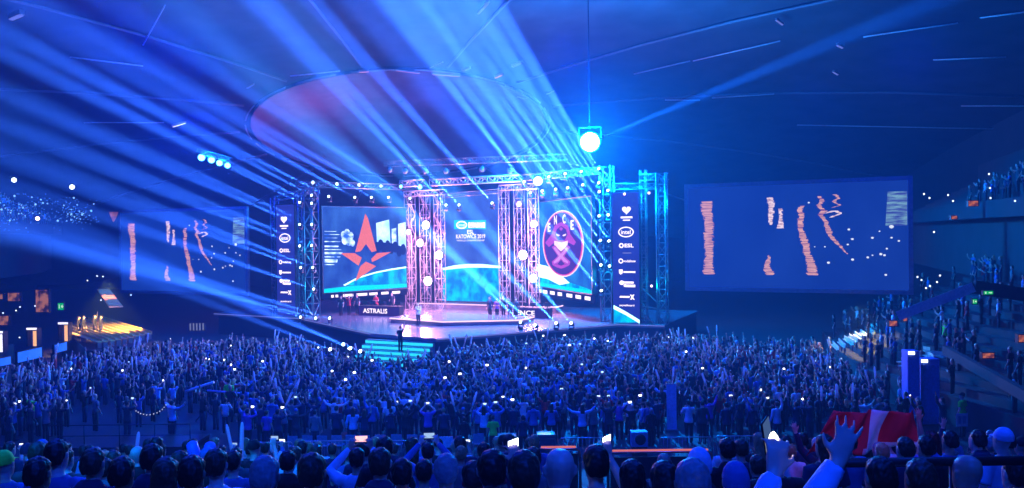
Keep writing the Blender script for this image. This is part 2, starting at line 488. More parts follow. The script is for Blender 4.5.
# the recess: an upstand and an inner dome
bm = bmesh.new()
prev = None
for r, dz in ((RR, -.35), (RR - .25, -.35), (RR - .4, .9), (RR - 2.5, 1.6), (10, 2.3), (6, 2.8), (2, 3.0), (.2, 3.02)):
    ring = []
    for k in range(NR):
        a = 2 * PI * k / NR
        x, y = CR.x + r * math.cos(a), CR.y + r * math.sin(a)
        xe, ye = CR.x + RR * math.cos(a), CR.y + RR * math.sin(a)
        base = ceil_z(xe, ye)
        c0 = ceil_z(CR.x, CR.y); t = max(0, 1 - r / RR)
        ring.append(bm.verts.new((x, y, base * (1 - t) + c0 * t + dz)))
    if prev:
        for k in range(NR): bm.faces.new((prev[k], prev[(k + 1) % NR], ring[(k + 1) % NR], ring[k]))
    prev = ring
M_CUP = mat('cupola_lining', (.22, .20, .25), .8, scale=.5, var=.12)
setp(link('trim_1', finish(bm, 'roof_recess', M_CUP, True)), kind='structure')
# ribs of the roof radiating from the recess
for i in range(14):
    a = 2 * PI * (i + .35) / 14
    bm = bmesh.new(); pts = []
    for r in (20, 27, 36, 46, 58, 70):
        x, y = CR.x + r * math.cos(a), CR.y + r * math.sin(a)
        if -13 < y < 150 and ceil_z(x, y) > 4: pts.append((x, y, ceil_z(x, y) - .28))
    if len(pts) > 1:
        tube(bm, pts, .13, 6)
        setp(link('trim_%d' % (i + 2), finish(bm, 'roof_rib', mat('rib_paint', (.1, .1, .11), .7))), kind='structure')

# ------------------------------------------------------------------ stands
def stand(name, path, side, prof, m=M_CONC):
    """sweep a stepped section along a floor path; prof = [(out, z)]; side = +1 outwards to the right of the path"""
    bm = bmesh.new(); prev = None
    P2 = [Vector((p[0], p[1], 0)) for p in path]
    for i, p in enumerate(P2):
        t = (P2[min(i + 1, len(P2) - 1)] - P2[max(0, i - 1)]).normalized()
        nrm = Vector((t.y, -t.x, 0)) * side
        ring = [bm.verts.new(p + nrm * o + Vector((0, 0, z))) for o, z in prof]
        if prev:
            for k in range(len(ring) - 1): bm.faces.new((prev[k], prev[k + 1], ring[k + 1], ring[k]))
        prev = ring
    return setp(link(name, finish(bm, name, m)), kind='structure')
def steps(o0, z0, n, run, rise):
    out = [(o0, z0)]
    for k in range(n): out += [(o0 + run * k, z0 + rise * (k + 1)), (o0 + run * (k + 1), z0 + rise * (k + 1))]
    return out
LOWER = [(0, 0), (0, 1.35), (.12, 1.35), (.12, .9)] + steps(.12, .9, 13, .8, .36)
LP = [(-33, 8), (-36, 30), (-37.5, 45), (-37.8, 52), (-37.5, 60)]
RP = [(24, 10), (20.8, 30), (19.6, 44), (21.5, 54), (24, 62)]
stand('trim_30', LP, -1, LOWER)
stand('trim_31', RP, 1, LOWER)
UPPER = [(10.6, 5.6), (10.6, 9.8), (9.4, 9.8), (9.4, 10.9), (9.6, 10.9), (9.6, 10.2)] + steps(9.6, 10.2, 9, .85, .42) + [(17.3, 16)]
stand('trim_32', [(-30, 8), (-32.5, 30), (-34, 50), (-36, 70), (-42, 92), (-50, 108)], -1, UPPER)
stand('trim_33', [(24, 10), (20.8, 30), (19.6, 44), (21.5, 54), (27, 72), (34, 92)], 1, UPPER)
# the near stand the picture is taken from
NEAR0, SLOPE = 7.18, .25
prof = []
for k in range(-14, 24):
    y0 = .85 * k - .42
    prof += [(y0, NEAR0 - SLOPE * .85 * k), (y0 + .85, NEAR0 - SLOPE * .85 * k)]
yl = prof[-1][0]
bm = bmesh.new()
a = [bm.verts.new((-22, y, z)) for y, z in prof + [(yl, 0), (prof[0][0], 0)]]
b = [bm.verts.new((22, y, z)) for y, z in prof + [(yl, 0), (prof[0][0], 0)]]
bm.faces.new(a); bm.faces.new(b[::-1])
for k in range(len(a)): bm.faces.new((a[k], a[(k + 1) % len(a)], b[(k + 1) % len(a)], b[k]))
setp(link('trim_34', finish(bm, 'near_stand', M_CONC)), kind='structure')
def near_z(y): return NEAR0 - SLOPE * .85 * math.floor((y + .42) / .85)
# slanting parapet and walkway edge on the right
def bar_between(name, a, b, w, h, m, **kw):
    bm = bmesh.new(); d, x, y, L = frame_to(a, b)
    M = Matrix((x, y, d)).transposed().to_4x4(); M.translation = a
    box(bm, (-w / 2, -h / 2, 0), (w / 2, h / 2, L), M)
    return setp(link(name, finish(bm, name, m)), **kw)
bar_between('trim_35', P(898, 316, 43), P(974, 287, 41), .25, .5, mat('parapet_paint', (.28, .3, .34), .7), kind='structure')
bar_between('trim_36', P(945, 350, 40), P(1030, 398, 30), .25, .45, M_CONC, kind='structure')
bar_between('trim_37', P(974, 287, 41), P(1060, 300, 41), .25, .7, M_CONC, kind='structure')
# ------------------------------------------------------------------ stage deck
ZD = 2.0
M_GLOSS = mat('glossy_stage_floor', (.2, .18, .21), .2, scale=1.5, spec=.9)
M_FASC = mat('stage_fascia', (.03, .03, .05), .6)
g_pink = glow('led_pink', (1, .35, .7), 2.0); g_white = glow('led_white', (1, .9, 1), 4)
g_cyan = glow('led_cyan', (0, .55, .85), 1.0); g_teal = glow('led_teal', (.0, .72, .8), 1.3)
DECK = [(-58, 73), (-58, 57), (-47, 56), (-34.2, 48.6), (-28, 47.6), (-19, 60.4), (-15.4, 60.6), (-15.4, 73)]
def poly_deck(name, pts, z0, z1, mtop, mside, label, cat, kind=None, parent=None):
    bm = bmesh.new()
    t = [bm.verts.new(uv(u, v, z1)) for u, v in pts]; b = [bm.verts.new(uv(u, v, z0)) for u, v in pts]
    bm.faces.new(t).material_index = 0; bm.faces.new(b[::-1]).material_index = 1
    for k in range(len(pts)): bm.faces.new((t[k], b[k], b[(k + 1) % len(pts)], t[(k + 1) % len(pts)])).material_index = 1
    return setp(link(name, finish(bm, name, [mtop, mside]), parent), label, cat, kind=kind)
stage = empty('stage', uv(-33, 60), 'wide black show stage with a glossy deck and pointed front', 'stage')
def on_stage(name, bm, mats):
    o = link(name, finish(bm, name, mats), stage); o.matrix_parent_inverse = stage.matrix_world.inverted(); return o
bm = bmesh.new()
t = [bm.verts.new(uv(u, v, ZD)) for u, v in DECK]; b = [bm.verts.new(uv(u, v, ZD - .25)) for u, v in DECK]
bm.faces.new(t); bm.faces.new(b[::-1])
for k in range(len(t)): bm.faces.new((t[k], b[k], b[(k + 1) % len(t)], t[(k + 1) % len(t)]))
on_stage('deck', bm, M_GLOSS)
bm = bmesh.new()
ins = [(u + (-33 - u) * .012, v + .25 if v < 62 else v) for u, v in DECK]
t = [bm.verts.new(uv(u, v, ZD - .25)) for u, v in ins]; b = [bm.verts.new(uv(u, v, 0)) for u, v in ins]
for k in range(len(t)): bm.faces.new((t[k], b[k], b[(k + 1) % len(t)], t[(k + 1) % len(t)]))
on_stage('fascia', bm, M_FASC)
bm = bmesh.new()                      # thin lit line along the front lip
for (a, b) in ((1, 2), (2, 3), (4, 5), (5, 6)):
    tube(bm, [uv(DECK[a][0], DECK[a][1] - .05, ZD - .06), uv(DECK[b][0], DECK[b][1] - .05, ZD - .06)], .035, 5)
on_stage('edge_light', bm, glow('led_edge', (.25, .3, .9), .6))
# stairs in the middle of the front
for k in range(6):
    bm = bmesh.new()
    za = ZD - .3 * (k + 1)
    M = Matrix((UD, VD, Z)).transposed().to_4x4(); M.translation = uv(-31.1, 48.1)
    box(bm, (-2.8, -.42 * (k + 1) - .1, 0), (2.8, -.42 * k - .1, za), M)
    s = on_stage('step', bm, mat('stair_tread', (.25, .3, .32), .35))
    bm = bmesh.new(); box(bm, (-2.8, -.42 * (k + 1) - .125, za - .26), (2.8, -.42 * (k + 1) - .1, za - .06), M)
    link('step_light', finish(bm, 'step_light', glow('step_cyan', (.02, .5, .75), 1.6)), s)
# raised centre platform with white lit edges
def platform(name, pts, h, label):
    e = empty(name, uv(*pts[0], ZD), label, 'platform')
    bm = bmesh.new()
    t = [bm.verts.new(uv(u, v, ZD + h)) for u, v in pts]; b = [bm.verts.new(uv(u, v, ZD)) for u, v in pts]
    bm.faces.new(t); bm.faces.new(b[::-1])
    for k in range(len(t)): bm.faces.new((t[k], b[k], b[(k + 1) % len(t)], t[(k + 1) % len(t)]))
    o = link('slab', finish(bm, 'slab', M_GLOSS), e); o.matrix_parent_inverse = e.matrix_world.inverted()
    bm = bmesh.new(); n = len(pts)
    c = Vector((sum(p[0] for p in pts) / n, sum(p[1] for p in pts) / n))
    for k in range(n):
        p, q = Vector(pts[k]), Vector(pts[(k + 1) % n])
        p = p + (p - c).normalized() * .06; q = q + (q - c).normalized() * .06
        tube(bm, [uv(p.x, p.y, ZD + h - .05), uv(q.x, q.y, ZD + h - .05)], .05, 5)
    o = link('edge_light', finish(bm, 'edge_light', glow('led_warm', (1, .62, .8), 1.6)), e); o.matrix_parent_inverse = e.matrix_world.inverted()
platform('centre_platform', [(-37.5, 61), (-37.0, 55.5), (-31.5, 54.5), (-26.2, 57.5), (-26.2, 60.2)], .38, 'low glossy platform with warm lit edges at mid stage')
platform('rear_platform', [(-42.5, 70), (-42.5, 68.4), (-27.5, 68.4), (-27.5, 70)], .45, 'long low riser with lit edge below the middle screen')

# ------------------------------------------------------------------ screens
class Screen:
    """a flat LED screen from its lower left, lower right corner and top; pictures on it are laid out in its own metres"""
    def __init__(self, name, a, b, ztop, label, cat='screen', depth=.3, group=None):
        a = Vector(a); b = Vector((b[0], b[1], a[2])); self.a = a
        self.w = (b - a).length; self.h = ztop - a.z
        x = (b - a).normalized(); y = Vector((-x.y, x.x, 0))
        self.M = Matrix((x, y, Z)).transposed().to_4x4(); self.M.translation = a
        self.n = y
        self.e = empty(name, self.M, label, cat, group); self.depth = depth
    def loc(self, px, py):            # photo pixel -> metres on the screen
        d = ray(px, py); t = (self.a - EYE).dot(self.n) / d.dot(self.n)
        q = self.M.inverted() @ (EYE + d * t); return (q.x, q.z)
    def panel(self, m, name='panel', frame=None, fw=.12):
        bm = bmesh.new(); box(bm, (0, 0, 0), (self.w, self.depth, self.h))
        link(name, finish(bm, name, m), self.e)
        if frame:
            bm = bmesh.new()
            for lo, hi in (((-fw, -.06, -fw), (0, self.depth, self.h + fw)), ((self.w, -.06, -fw), (self.w + fw, self.depth, self.h + fw)),
                           ((0, -.06, self.h), (self.w, self.depth, self.h + fw)), ((0, -.06, -fw), (self.w, self.depth, 0))): box(bm, lo, hi)
            link('frame', finish(bm, 'frame', frame), self.e)
    def pic(self, name, mats, shapes, off=.02, label=None):
        """shapes: (material index, [(x, z)...]) flat areas just proud of the panel"""
        bm = bmesh.new()
        for s in shapes:
            mi, poly = s[0], s[1]; o = s[2] if len(s) > 2 else off
            f = bm.faces.new([bm.verts.new((p[0], -o, p[1])) for p in poly]); f.material_index = mi
        me = bpy.data.meshes.new(name); bm.to_mesh(me); bm.free()
        for m in mats: me.materials.append(m)
        return setp(link(name, me, self.e), label)
    def text(self, name, s, cx, cz, width, m, height=None, off=.03, parent=None, bold=0.0, label=None):
        cu = bpy.data.curves.new('t', 'FONT'); cu.body = s; cu.align_x = 'CENTER'; cu.align_y = 'CENTER'; cu.offset = bold; cu.resolution_u = 3
        o = bpy.data.objects.new('t', cu); COL.objects.link(o)
        me = bpy.data.meshes.new_from_object(o.evaluated_get(bpy.context.evaluated_depsgraph_get()))
        bpy.data.objects.remove(o); bpy.data.curves.remove(cu)
        xs = [v.co.x for v in me.vertices]; ys = [v.co.y for v in me.vertices]
        w = max(xs) - min(xs); hgt = max(ys) - min(ys); k = width / w; kz = k if height is None else height / hgt
        mx, my = (max(xs) + min(xs)) / 2, (max(ys) + min(ys)) / 2
        for v in me.vertices: v.co = Vector((cx + (v.co.x - mx) * k, -off, cz + (v.co.y - my) * kz))
        me.materials.clear(); me.materials.append(m); me.name = name
        return setp(link(name, me, parent or self.e), label)

def disc(cx, cz, rx, rz, n=24, a0=0, a1=2 * PI):
    return [(cx + rx * math.cos(a0 + (a1 - a0) * k / n), cz + rz * math.sin(a0 + (a1 - a0) * k / n)) for k in range(n if abs(a1 - a0 - 2 * PI) < 1e-6 else n + 1)]
def ringq(cx, cz, rx, rz, t, n=24, mi=0, off=.02):
    o = disc(cx, cz, rx, rz, n); i = disc(cx, cz, rx - t, rz - t, n)
    return [(mi, [o[k], o[(k + 1) % n], i[(k + 1) % n], i[k]], off) for k in range(n)]
def bar(cx, cz, w, h): return [(cx - w / 2, cz - h / 2), (cx + w / 2, cz - h / 2), (cx + w / 2, cz + h / 2), (cx - w / 2, cz + h / 2)]
gw = glow('logo_white', (1, .88, .95), 1.5)

# the two big side screens showing ripples of light on dark water and specks
def side_screen(S):
    w, h = S.w, S.h
    S.panel(glow('side_screen_picture', (.006, .040, .36), .75, noise=((.25, .25, .15), (.010, .055, .42), .35, .7)), 'panel', mat('screen_border', (.22, .24, .28), .8), .28)
    gs = [glow('screen_ripple', (.80, .42, .38), .95, noise=((.7, 1, 16.0), (.22, .07, .22), .44, .62)),
          glow('screen_bright', (.9, .72, .78), 1.0, noise=((2.5, 1, 8.0), (.4, .2, .3), .45, .65)),
          glow('screen_teal', (.25, .55, .75), .7, noise=((.8, 1, 6.0), (.06, .1, .5), .4, .6)),
          glow('screen_speck', (.75, .85, 1), 1.0), glow('screen_band', (.05, .08, .42), .62)]
    def q(fx, fy): return (fx * w, (1 - fy) * h)        # fractions of the screen, from the top left
    sh = []; marks = []
    R = random.Random(3)
    def strip(pts, mi):               # (fx, fy, half width) with ragged edges
        out = []
        for (x0, y0, a), (x1, y1, b) in zip(pts, pts[1:]):
            n = max(4, int(abs(y1 - y0) / .012))
            for k in range(n):
                t = k / n; t2 = (k + 1) / n
                j = R.uniform(-.0035, .0035)
                xa, xb = x0 + (x1 - x0) * t + j, x0 + (x1 - x0) * t2 + j
                ya, yb = y0 + (y1 - y0) * t, y0 + (y1 - y0) * t2
                ha, hb = (a + (b - a) * t) * R.uniform(.6, 1.15), (a + (b - a) * t2) * R.uniform(.6, 1.15)
                out.append((mi, [q(xa - ha, ya), q(xb - hb, yb), q(xb + hb, yb), q(xa + ha, ya)]))
        return out
    k0 = len(sh)
    sh += strip([(.096, .14, .031), (.092, .22, .027), (.103, .35, .022), (.10, .50, .025), (.104, .68, .021), (.098, .80, .026), (.102, .87, .030)], 0)
    marks.append(('light_ripple', None, k0, len(sh)))
    k0 = len(sh)
    sh += strip([(.40, .12, .017), (.403, .20, .014), (.402, .30, .012), (.400, .385, .007)], 1)
    marks.append(('light_ripple', None, k0, len(sh)))
    k0 = len(sh)
    sh += strip([(.447, .23, .012), (.448, .28, .008), (.447, .33, .009), (.446, .42, .018)], 1)
    marks.append(('light_ripple', None, k0, len(sh)))
    k0 = len(sh)
    sh += strip([(.392, .68, .004), (.383, .76, .014), (.386, .82, .019), (.395, .87, .024)], 0)
    marks.append(('light_ripple', None, k0, len(sh)))
    k0 = len(sh)
    sh += strip([(.545, .21, .010), (.533, .25, .015), (.543, .30, .012), (.535, .38, .015), (.541, .46, .013), (.558, .58, .020), (.568, .68, .016), (.585, .78, .022), (.59, .87, .027)], 0)
    marks.append(('light_ripple', None, k0, len(sh)))
    k0 = len(sh)
    sh += strip([(.622, .12, .008), (.636, .17, .012), (.618, .21, .010), (.642, .26, .014), (.626, .30, .012), (.648, .36, .011), (.658, .44, .013), (.680, .53, .012), (.715, .60, .009), (.745, .67, .003)], 0)
    marks.append(('light_ripple', None, k0, len(sh)))
    k0 = len(sh)
    sh += strip([(.690, .11, .012), (.708, .145, .007), (.684, .175, .009), (.712, .21, .006), (.680, .235, .004)], 0)
    marks.append(('light_ripple', None, k0, len(sh)))
    k0 = len(sh)
    sh += strip([(.650, .285, .010), (.690, .262, .016), (.715, .29, .010), (.668, .325, .008)], 1)
    marks.append(('light_ripple', None, k0, len(sh)))
    k0 = len(sh)
    sh += [(2, [q(.915, .10), q(.905, .41), q(.995, .41), q(.995, .10)])]
    marks.append(('teal_patch', 'teal banded patch of the picture', k0, len(sh)))
    for fx, fy, r in ((.75, .44, .006), (.765, .53, .006), (.745, .58, .005), (.765, .72, .007), (.66, .75, .007), (.85, .52, .006), (.88, .46, .004), (.93, .42, .010), (.93, .52, .005),
                      (.96, .55, .005), (.83, .70, .006), (.85, .68, .004), (.885, .67, .007), (.90, .68, .006), (.91, .62, .005), (.905, .86, .006), (.645, .60, .004), (.575, .18, .005), (.60, .60, .003)):
        sh.append((3, [q(fx + r * math.cos(a) , fy + r * w / h * .8 * math.sin(a)) for a in [2 * PI * k / 8 for k in range(8)]], .03))
        marks.append(('light_speck', None, len(sh) - 1, len(sh)))
    def lay(name, label, k0, k1): S.pic(name, gs, sh[k0:k1], label=label)
    for nm, lb, k0, k1 in marks: lay(nm, lb, k0, k1)
a, b = PV(689, 287, 60), PV(909, 293, 60)
S = Screen('projection_screen', a, b, PV(689, 188, 60).z, 'large dark projection screen hanging to the right of the stage, showing pink light ripples', depth=.25)
RS = S; side_screen(S)
a, b = PV(122, 290, 60), PV(246, 283, 60)
S = Screen('projection_screen', a, b, PV(246, 209, 60).z, 'smaller-looking far projection screen left of the stage, crossed by blue beams', depth=.25)
LS = S; side_screen(S)

g_blue = glow('led_sky', (.02, .07, .50), .8, noise=((.5, 1, .35), (.06, .22, .85), .38, .68))
g_planet = glow('led_planet', (.0, .20, .66), 1.3, noise=((1.2, 1, .8), (.0, .58, .72), .40, .62))
g_arc = glow('led_arc', (.45, .9, 1), 2.6)
g_hot = glow('led_hot', (.6, .85, 1), 1.9, noise=((1.1, 1, 1.7), (.02, .10, .60), .40, .62))
g_salmon = glow('led_salmon', (1, .22, .16), .95)
g_stripA = glow('led_navy', (.01, .012, .09), .8)
g_purple = glow('led_purple', (.22, .03, .42), .9); g_magenta = glow('led_magenta', (.95, .06, .32), 1.0)
g_violet = glow('led_violet', (.10, .02, .30), .8); g_pale = glow('led_pale', (1, .75, .85), 1.2)
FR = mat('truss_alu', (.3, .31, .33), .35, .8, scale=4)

# left wing screen: salmon star over a stadium picture
S = Screen('led_screen', P(323.5, 293, 72), P(407, 287, 77.4), P(323, 207, 72).z, 'led wall left of centre with a salmon four-pointed star on blue', depth=.3)
S.panel(g_blue, 'panel', M_BLACK, .1)
L_ = S.loc
S.pic('backdrop_picture', [g_hot, g_planet, g_arc, g_teal, glow('led_window', (.62, .86, 1), 1.6, noise=((.8, 1, .8), (.25, .6, 1), .4, .7)), glow('led_silhouette', (.01, .03, .25), .8)], [
    ] + [(0, [L_(324.5, y), L_(324.5 + w, y + .3), L_(324.5 + w * .97, y + h), L_(324.5, y + h)]) for y, w, h in ((231, 12, .7), (234, 15, .8), (237.5, 13, .7), (241, 16, 1), (245.5, 14, 1.6), (249, 17, 1), (252, 18, 2.2), (256, 16, 1.4), (259, 13, 3.5), (264, 10, 1))] + [
    (4, [L_(376, 223), L_(389, 219.5), L_(390.5, 246), L_(377, 247)]), (4, [L_(398, 224), L_(405.5, 222), L_(406, 250), L_(398.5, 251)]), (0, [L_(391.5, 229), L_(396, 228), L_(396.5, 247), L_(392, 248)]),
    ] + [(0, disc(*L_(x, y), r, r * 1.3, 12)) for x, y, r in ((343.5, 235, .28), (347, 233, .3), (350.5, 236, .3), (345, 240, .35), (349, 241.5, .32), (352.5, 243, .25))] + [
    (5, disc(*L_(x, y), .32, .55, 12), .03) for x, y in ((377, 247.5), (380.5, 245), (384, 248), (387.5, 246), (391, 248.5), (395, 247), (399, 251), (403, 249.5))] + [
    (1, [L_(343, 285), L_(358, 277), L_(375, 272), L_(392, 268.5), L_(406, 266.5), L_(406.5, 284), L_(375, 286.5)], .02),
    (2, [L_(343, 285), L_(358, 277), L_(375, 272), L_(392, 268.5), L_(406, 266.5), L_(406, 268), L_(392, 270), L_(375, 273.3), L_(358, 278.5), L_(345, 285.8)], .025),
    (3, [L_(324, 289), L_(350, 286), L_(406.6, 283.5), L_(406.8, 287.2), L_(324, 293)], .025)])
o20 = lambda x, y: L_(320 + x / 4.44, 190 + y / 4.44)
S.pic('star_emblem', [g_salmon], [(0, [o20(*p) for p in q_]) for q_ in (
    [(200, 105), (212, 125), (250, 270), (228, 276), (203, 240)], [(200, 105), (203, 240), (180, 272), (155, 276)],
    [(90, 280), (152, 280), (184, 300), (178, 318), (170, 336)], [(315, 275), (252, 280), (226, 306), (230, 320), (248, 312)],
    [(155, 405), (178, 338), (203, 318), (248, 338)])], .05)
# sponsor strip under it
S2 = Screen('led_strip', P(323.5, 300, 71.9), P(407, 293.5, 77.3), P(323.5, 293.6, 71.9).z, 'dark sponsor strip with small white logos below the star screen', 'screen', depth=.2)
S2.panel(g_stripA)
S2.pic('logo_row', [gw], sum([[(0, bar(f * S2.w, S2.h * .5, ww * S2.w, S2.h * .42))] for f, ww in ((.10, .03), (.15, .03), (.28, .12), (.44, .13), (.58, .10), (.72, .09), (.86, .10))], []))

# middle screen
S = Screen('led_screen', PV(442, 301, 70), PV(501, 302, 70), PV(442, 193, 70).z, 'tall middle led wall with a glowing planet and the event title', depth=.3)
S.panel(glow('led_mid', (.05, .12, .62), .85, noise=((.35, 1, .2), (.10, .26, .85), .4, .7)), 'panel', M_BLACK, .1)
L_ = S.loc
arc = [(443, 268), (455, 265.2), (468, 264), (482, 264), (500.5, 266)]
S.pic('planet_picture', [g_planet, g_arc], [(0, [L_(x, y) for x, y in arc] + [L_(500.8, 301.5), L_(443, 300.8)]),
      (1, [L_(x, y) for x, y in arc] + [L_(x, y + (3.6 if 450 < x < 490 else 2)) for x, y in arc[::-1]], .03)])
z = lambda x, y: L_(440 + x / 8.13, 190 + y / 8.13)
S.pic('title_badge', [glow('led_badge', (.0, .62, .75), 1.0), gw], [(0, [z(115, 318), z(115, 245), z(375, 245), z(375, 318)], .03), (1, [z(232, 308), z(232, 262), z(368, 262), z(368, 308)], .04)]
      + ringq(*z(178, 284), .62, .40, .13, 24, 1, .05))
S.text('badge_lettering', 'intel', *z(178, 284), .72, gw, off=.05)
S.text('badge_lettering', 'EXTREME\nMASTERS', *z(300, 285), 1.45, glow('badge_ink', (0, .3, .55), .8), height=.55, off=.055)
S.text('title_lettering', 'ESL', *z(250, 340), .75, gw, off=.05, bold=.02)
S.text('title_lettering', 'KATOWICE 2019', *z(250, 377), 3.25, gw, height=.42, off=.05, bold=.02)
S.text('title_lettering', 'WORLD CHAMPIONSHIP', *z(250, 410), 3.1, gw, height=.16, off=.05)

# right wing screen: oval emblem
S = Screen('led_screen', P(537, 286, 75), P(592.5, 295.5, 64), P(537, 203, 75).z, 'led wall right of centre with a magenta oval team emblem', depth=.3)
S.panel(glow('led_sky_right', (.02, .10, .62), .85, noise=((.4, 1, .3), (.03, .35, .85), .38, .68)), 'panel', M_BLACK, .1)
L_ = S.loc
S.pic('planet_picture', [g_planet, g_arc, g_teal], [(0, [L_(538, 266), L_(551, 272), L_(566, 281), L_(592, 290), L_(592, 294.8), L_(538, 285.5)]),
      (1, [L_(538, 264), L_(547, 266), L_(558, 272), L_(570, 283), L_(560, 285), L_(548, 279), L_(538, 277)], .03), (2, [L_(538, 282), L_(592, 290.5), L_(592, 295), L_(538, 285.6)], .035)])
e = lambda x, y: L_(520 + x / 4.07, 190 + y / 4.07)
def shp(pts): return [e(*p) for p in pts]
c = e(173, 218); rx = (e(257, 218)[0] - e(90, 218)[0]) / 2; rz = (e(173, 82)[1] - e(173, 354)[1]) / 2
em = [(0, disc(c[0], c[1], rx, rz, 36), .04), (1, disc(c[0], c[1], rx * .955, rz * .965, 36), .045), (2, disc(c[0], c[1], rx * .90, rz * .93, 36), .05)]
em += [(3, shp([(170, 130), (198, 145), (207, 180), (230, 212), (222, 225), (196, 212), (145, 212), (120, 232), (105, 215), (132, 178), (143, 145)]), .055),   # hood
       (2, shp([(170, 146), (190, 160), (196, 182), (184, 205), (158, 205), (146, 182), (152, 160)]), .06),
       (3, shp([(170, 150), (178, 158), (170, 166), (162, 158)]), .065),
       (0, shp([(142, 206), (170, 214), (198, 206), (196, 226), (170, 250), (142, 226)]), .065),
       (0, shp([(150, 177), (166, 184), (160, 189), (150, 184)]), .065), (0, shp([(190, 177), (174, 184), (180, 189), (190, 184)]), .065)]
for mx in (1, -1):                    # crossed arms: two bands
    k = lambda x, y: e(170 + mx * (x - 170), y)
    em += [(3, [k(132, 232), k(146, 224), k(176, 262), k(208, 292), k(204, 306), k(184, 300), k(158, 270)], .07 + .004 * mx),
           (4, [k(140, 236), k(148, 232), k(174, 266), k(200, 292), k(198, 299), k(180, 290), k(160, 266)], .08 + .004 * mx),
           (3, [k(204, 306), k(184, 316), k(170, 320), k(170, 308), k(186, 302)], .07)]
S.pic('oval_emblem', [g_pale, g_magenta, g_violet, glow('led_mauve', (.55, .06, .50), 1.0), glow('led_lilac', (.75, .3, .75), 1.0)], em)
for ch, x, y in (('E', 122, 152), ('N', 148, 122), ('C', 183, 118), ('E', 216, 142)):
    S.text('emblem_letter', ch, *e(x, y), .62, gw, height=.8, off=.09, bold=.03)
S2 = Screen('led_strip', P(537, 294.5, 74.8), P(593, 305, 63.9), P(537, 286.8, 74.8).z, 'dark sponsor strip with small white logos below the oval emblem', 'screen', depth=.2)
S2.panel(g_stripA)
S2.pic('logo_row', [gw], sum([[(0, bar(f * S2.w, S2.h * .52, ww * S2.w, S2.h * .42))] for f, ww in ((.07, .05), (.17, .09), (.31, .09), (.45, .08), (.62, .10), (.77, .09), (.92, .09))], []))

# sponsor banners on the towers
def heart(cx, cz, s):
    return [(cx + s * .062 * 16 * math.sin(t) ** 3, cz + s * .062 * (13 * math.cos(t) - 5 * math.cos(2 * t) - 2 * math.cos(3 * t) - math.cos(4 * t))) for t in [2 * PI * k / 28 for k in range(28)]]
def banner(px0, px1, py0, py1, v, label, rows, arc_at=None):
    S = Screen('led_banner', PV(px0, py1, v), PV(px1, py1, v), PV(px0, py0, v).z, label, 'banner', depth=.2)
    S.panel(glow('banner_blue', (.022, .028, .34), .8, noise=((.3, 1, .1), (.03, .05, .46), .4, .7)), 'panel', M_BLACK, .07)
    L = S.loc; W = S.w
    for kind, x, y in rows:
        cx, cz = L(x, y)
        if kind == 'heart':
            S.pic('heart_logo', [gw], [(0, heart(cx, cz, .36)), (0, bar(cx, cz - .58, .95, .14)), (0, bar(cx, cz - .8, .6, .09))])
        elif kind == 'intel':
            S.pic('oval_logo', [gw], ringq(cx, cz, .64, .42, .09, 24))
            S.text('lettering', 'intel', cx, cz, .78, gw, bold=.015)
        elif kind == 'ESL':
            S.pic('round_logo', [gw], ringq(cx - .42, cz, .2, .2, .1, 16)); S.text('lettering', 'ESL', cx + .22, cz, .75, gw, height=.3, bold=.03)
        elif kind == 'line': S.pic('rule', [glow('rule_dim', (.5, .5, .8), .6)], [(0, bar(cx, cz, .7, .05))])
        elif kind == 'ring':
            S.pic('round_logo', [gw], ringq(cx - .5, cz, .2, .2, .09, 16)); S.text('lettering', 'vodafone', cx + .2, cz, 1.0, gw, height=.2, bold=.02)
        elif kind == 'shield':
            S.pic('shield_logo', [gw], [(0, [(cx - .66, cz + .2), (cx - .34, cz + .2), (cx - .36, cz - .1), (cx - .5, cz - .22), (cx - .64, cz - .1)]), (0, bar(cx + .2, cz, .98, .13))])
        elif kind == 'pair':
            S.pic('double_logo', [gw], [(0, disc(cx - .42, cz + .1, .2, .18, 14)), (0, bar(cx + .15, cz + .12, .8, .16)), (0, bar(cx + .3, cz - .14, .75, .2)), (0, disc(cx - .15, cz - .12, .12, .12, 12))])
        elif kind == 'wide':
            S.pic('slanted_logo', [gw], [(0, [(cx - .62, cz - .06), (cx + .2, cz - .06), (cx + .25, cz + .08), (cx - .57, cz + .08)]), (0, [(cx + .25, cz - .2), (cx + .38, cz - .2), (cx + .62, cz + .2), (cx + .48, cz + .2)]),
                                            (0, [(cx + .52, cz - .2), (cx + .64, cz - .2), (cx + .36, cz + .2), (cx + .24, cz + .2)])])
        else: S.text('lettering', 'paysafecard', cx, cz, 1.2, gw, height=.2, bold=.02)
    if arc_at:
        x, y = arc_at
        S.pic('planet_picture', [g_planet, g_arc], [(0, [L(px0 + .3, y), L(px1 - .3, y + 16), L(px1 - .3, py1 - .5), L(px0 + .3, py1 - .5)]),
              (1, [L(px0 + .3, y - 1), L((px0 + px1) / 2, y + 6), L(px1 - .3, y + 14), L(px1 - .3, y + 17.5), L((px0 + px1) / 2, y + 9.5), L(px0 + .3, y + 3)], .03)])
    return S
banner(613.5, 640, 193, 323, 61, 'tall blue sponsor banner on the tower right of the stage, heart logo on top',
       [('heart', 626.5, 210), ('intel', 626, 232), ('ESL', 626.5, 245.5), ('line', 627, 253), ('ring', 627, 261), ('shield', 627, 272), ('pair', 627, 284), ('wide', 627, 297), ('pay', 627, 305.5)], (0, 306))
banner(277.5, 296, 205, 317, 57, 'narrow blue sponsor banner on the far left tower behind beams',
       [('heart', 284, 219.5), ('intel', 285, 238), ('ESL', 285, 250.5), ('ring', 285, 262), ('shield', 285, 272.5), ('pair', 285, 282), ('wide', 286, 292.5), ('pay', 286, 301.5)], None)
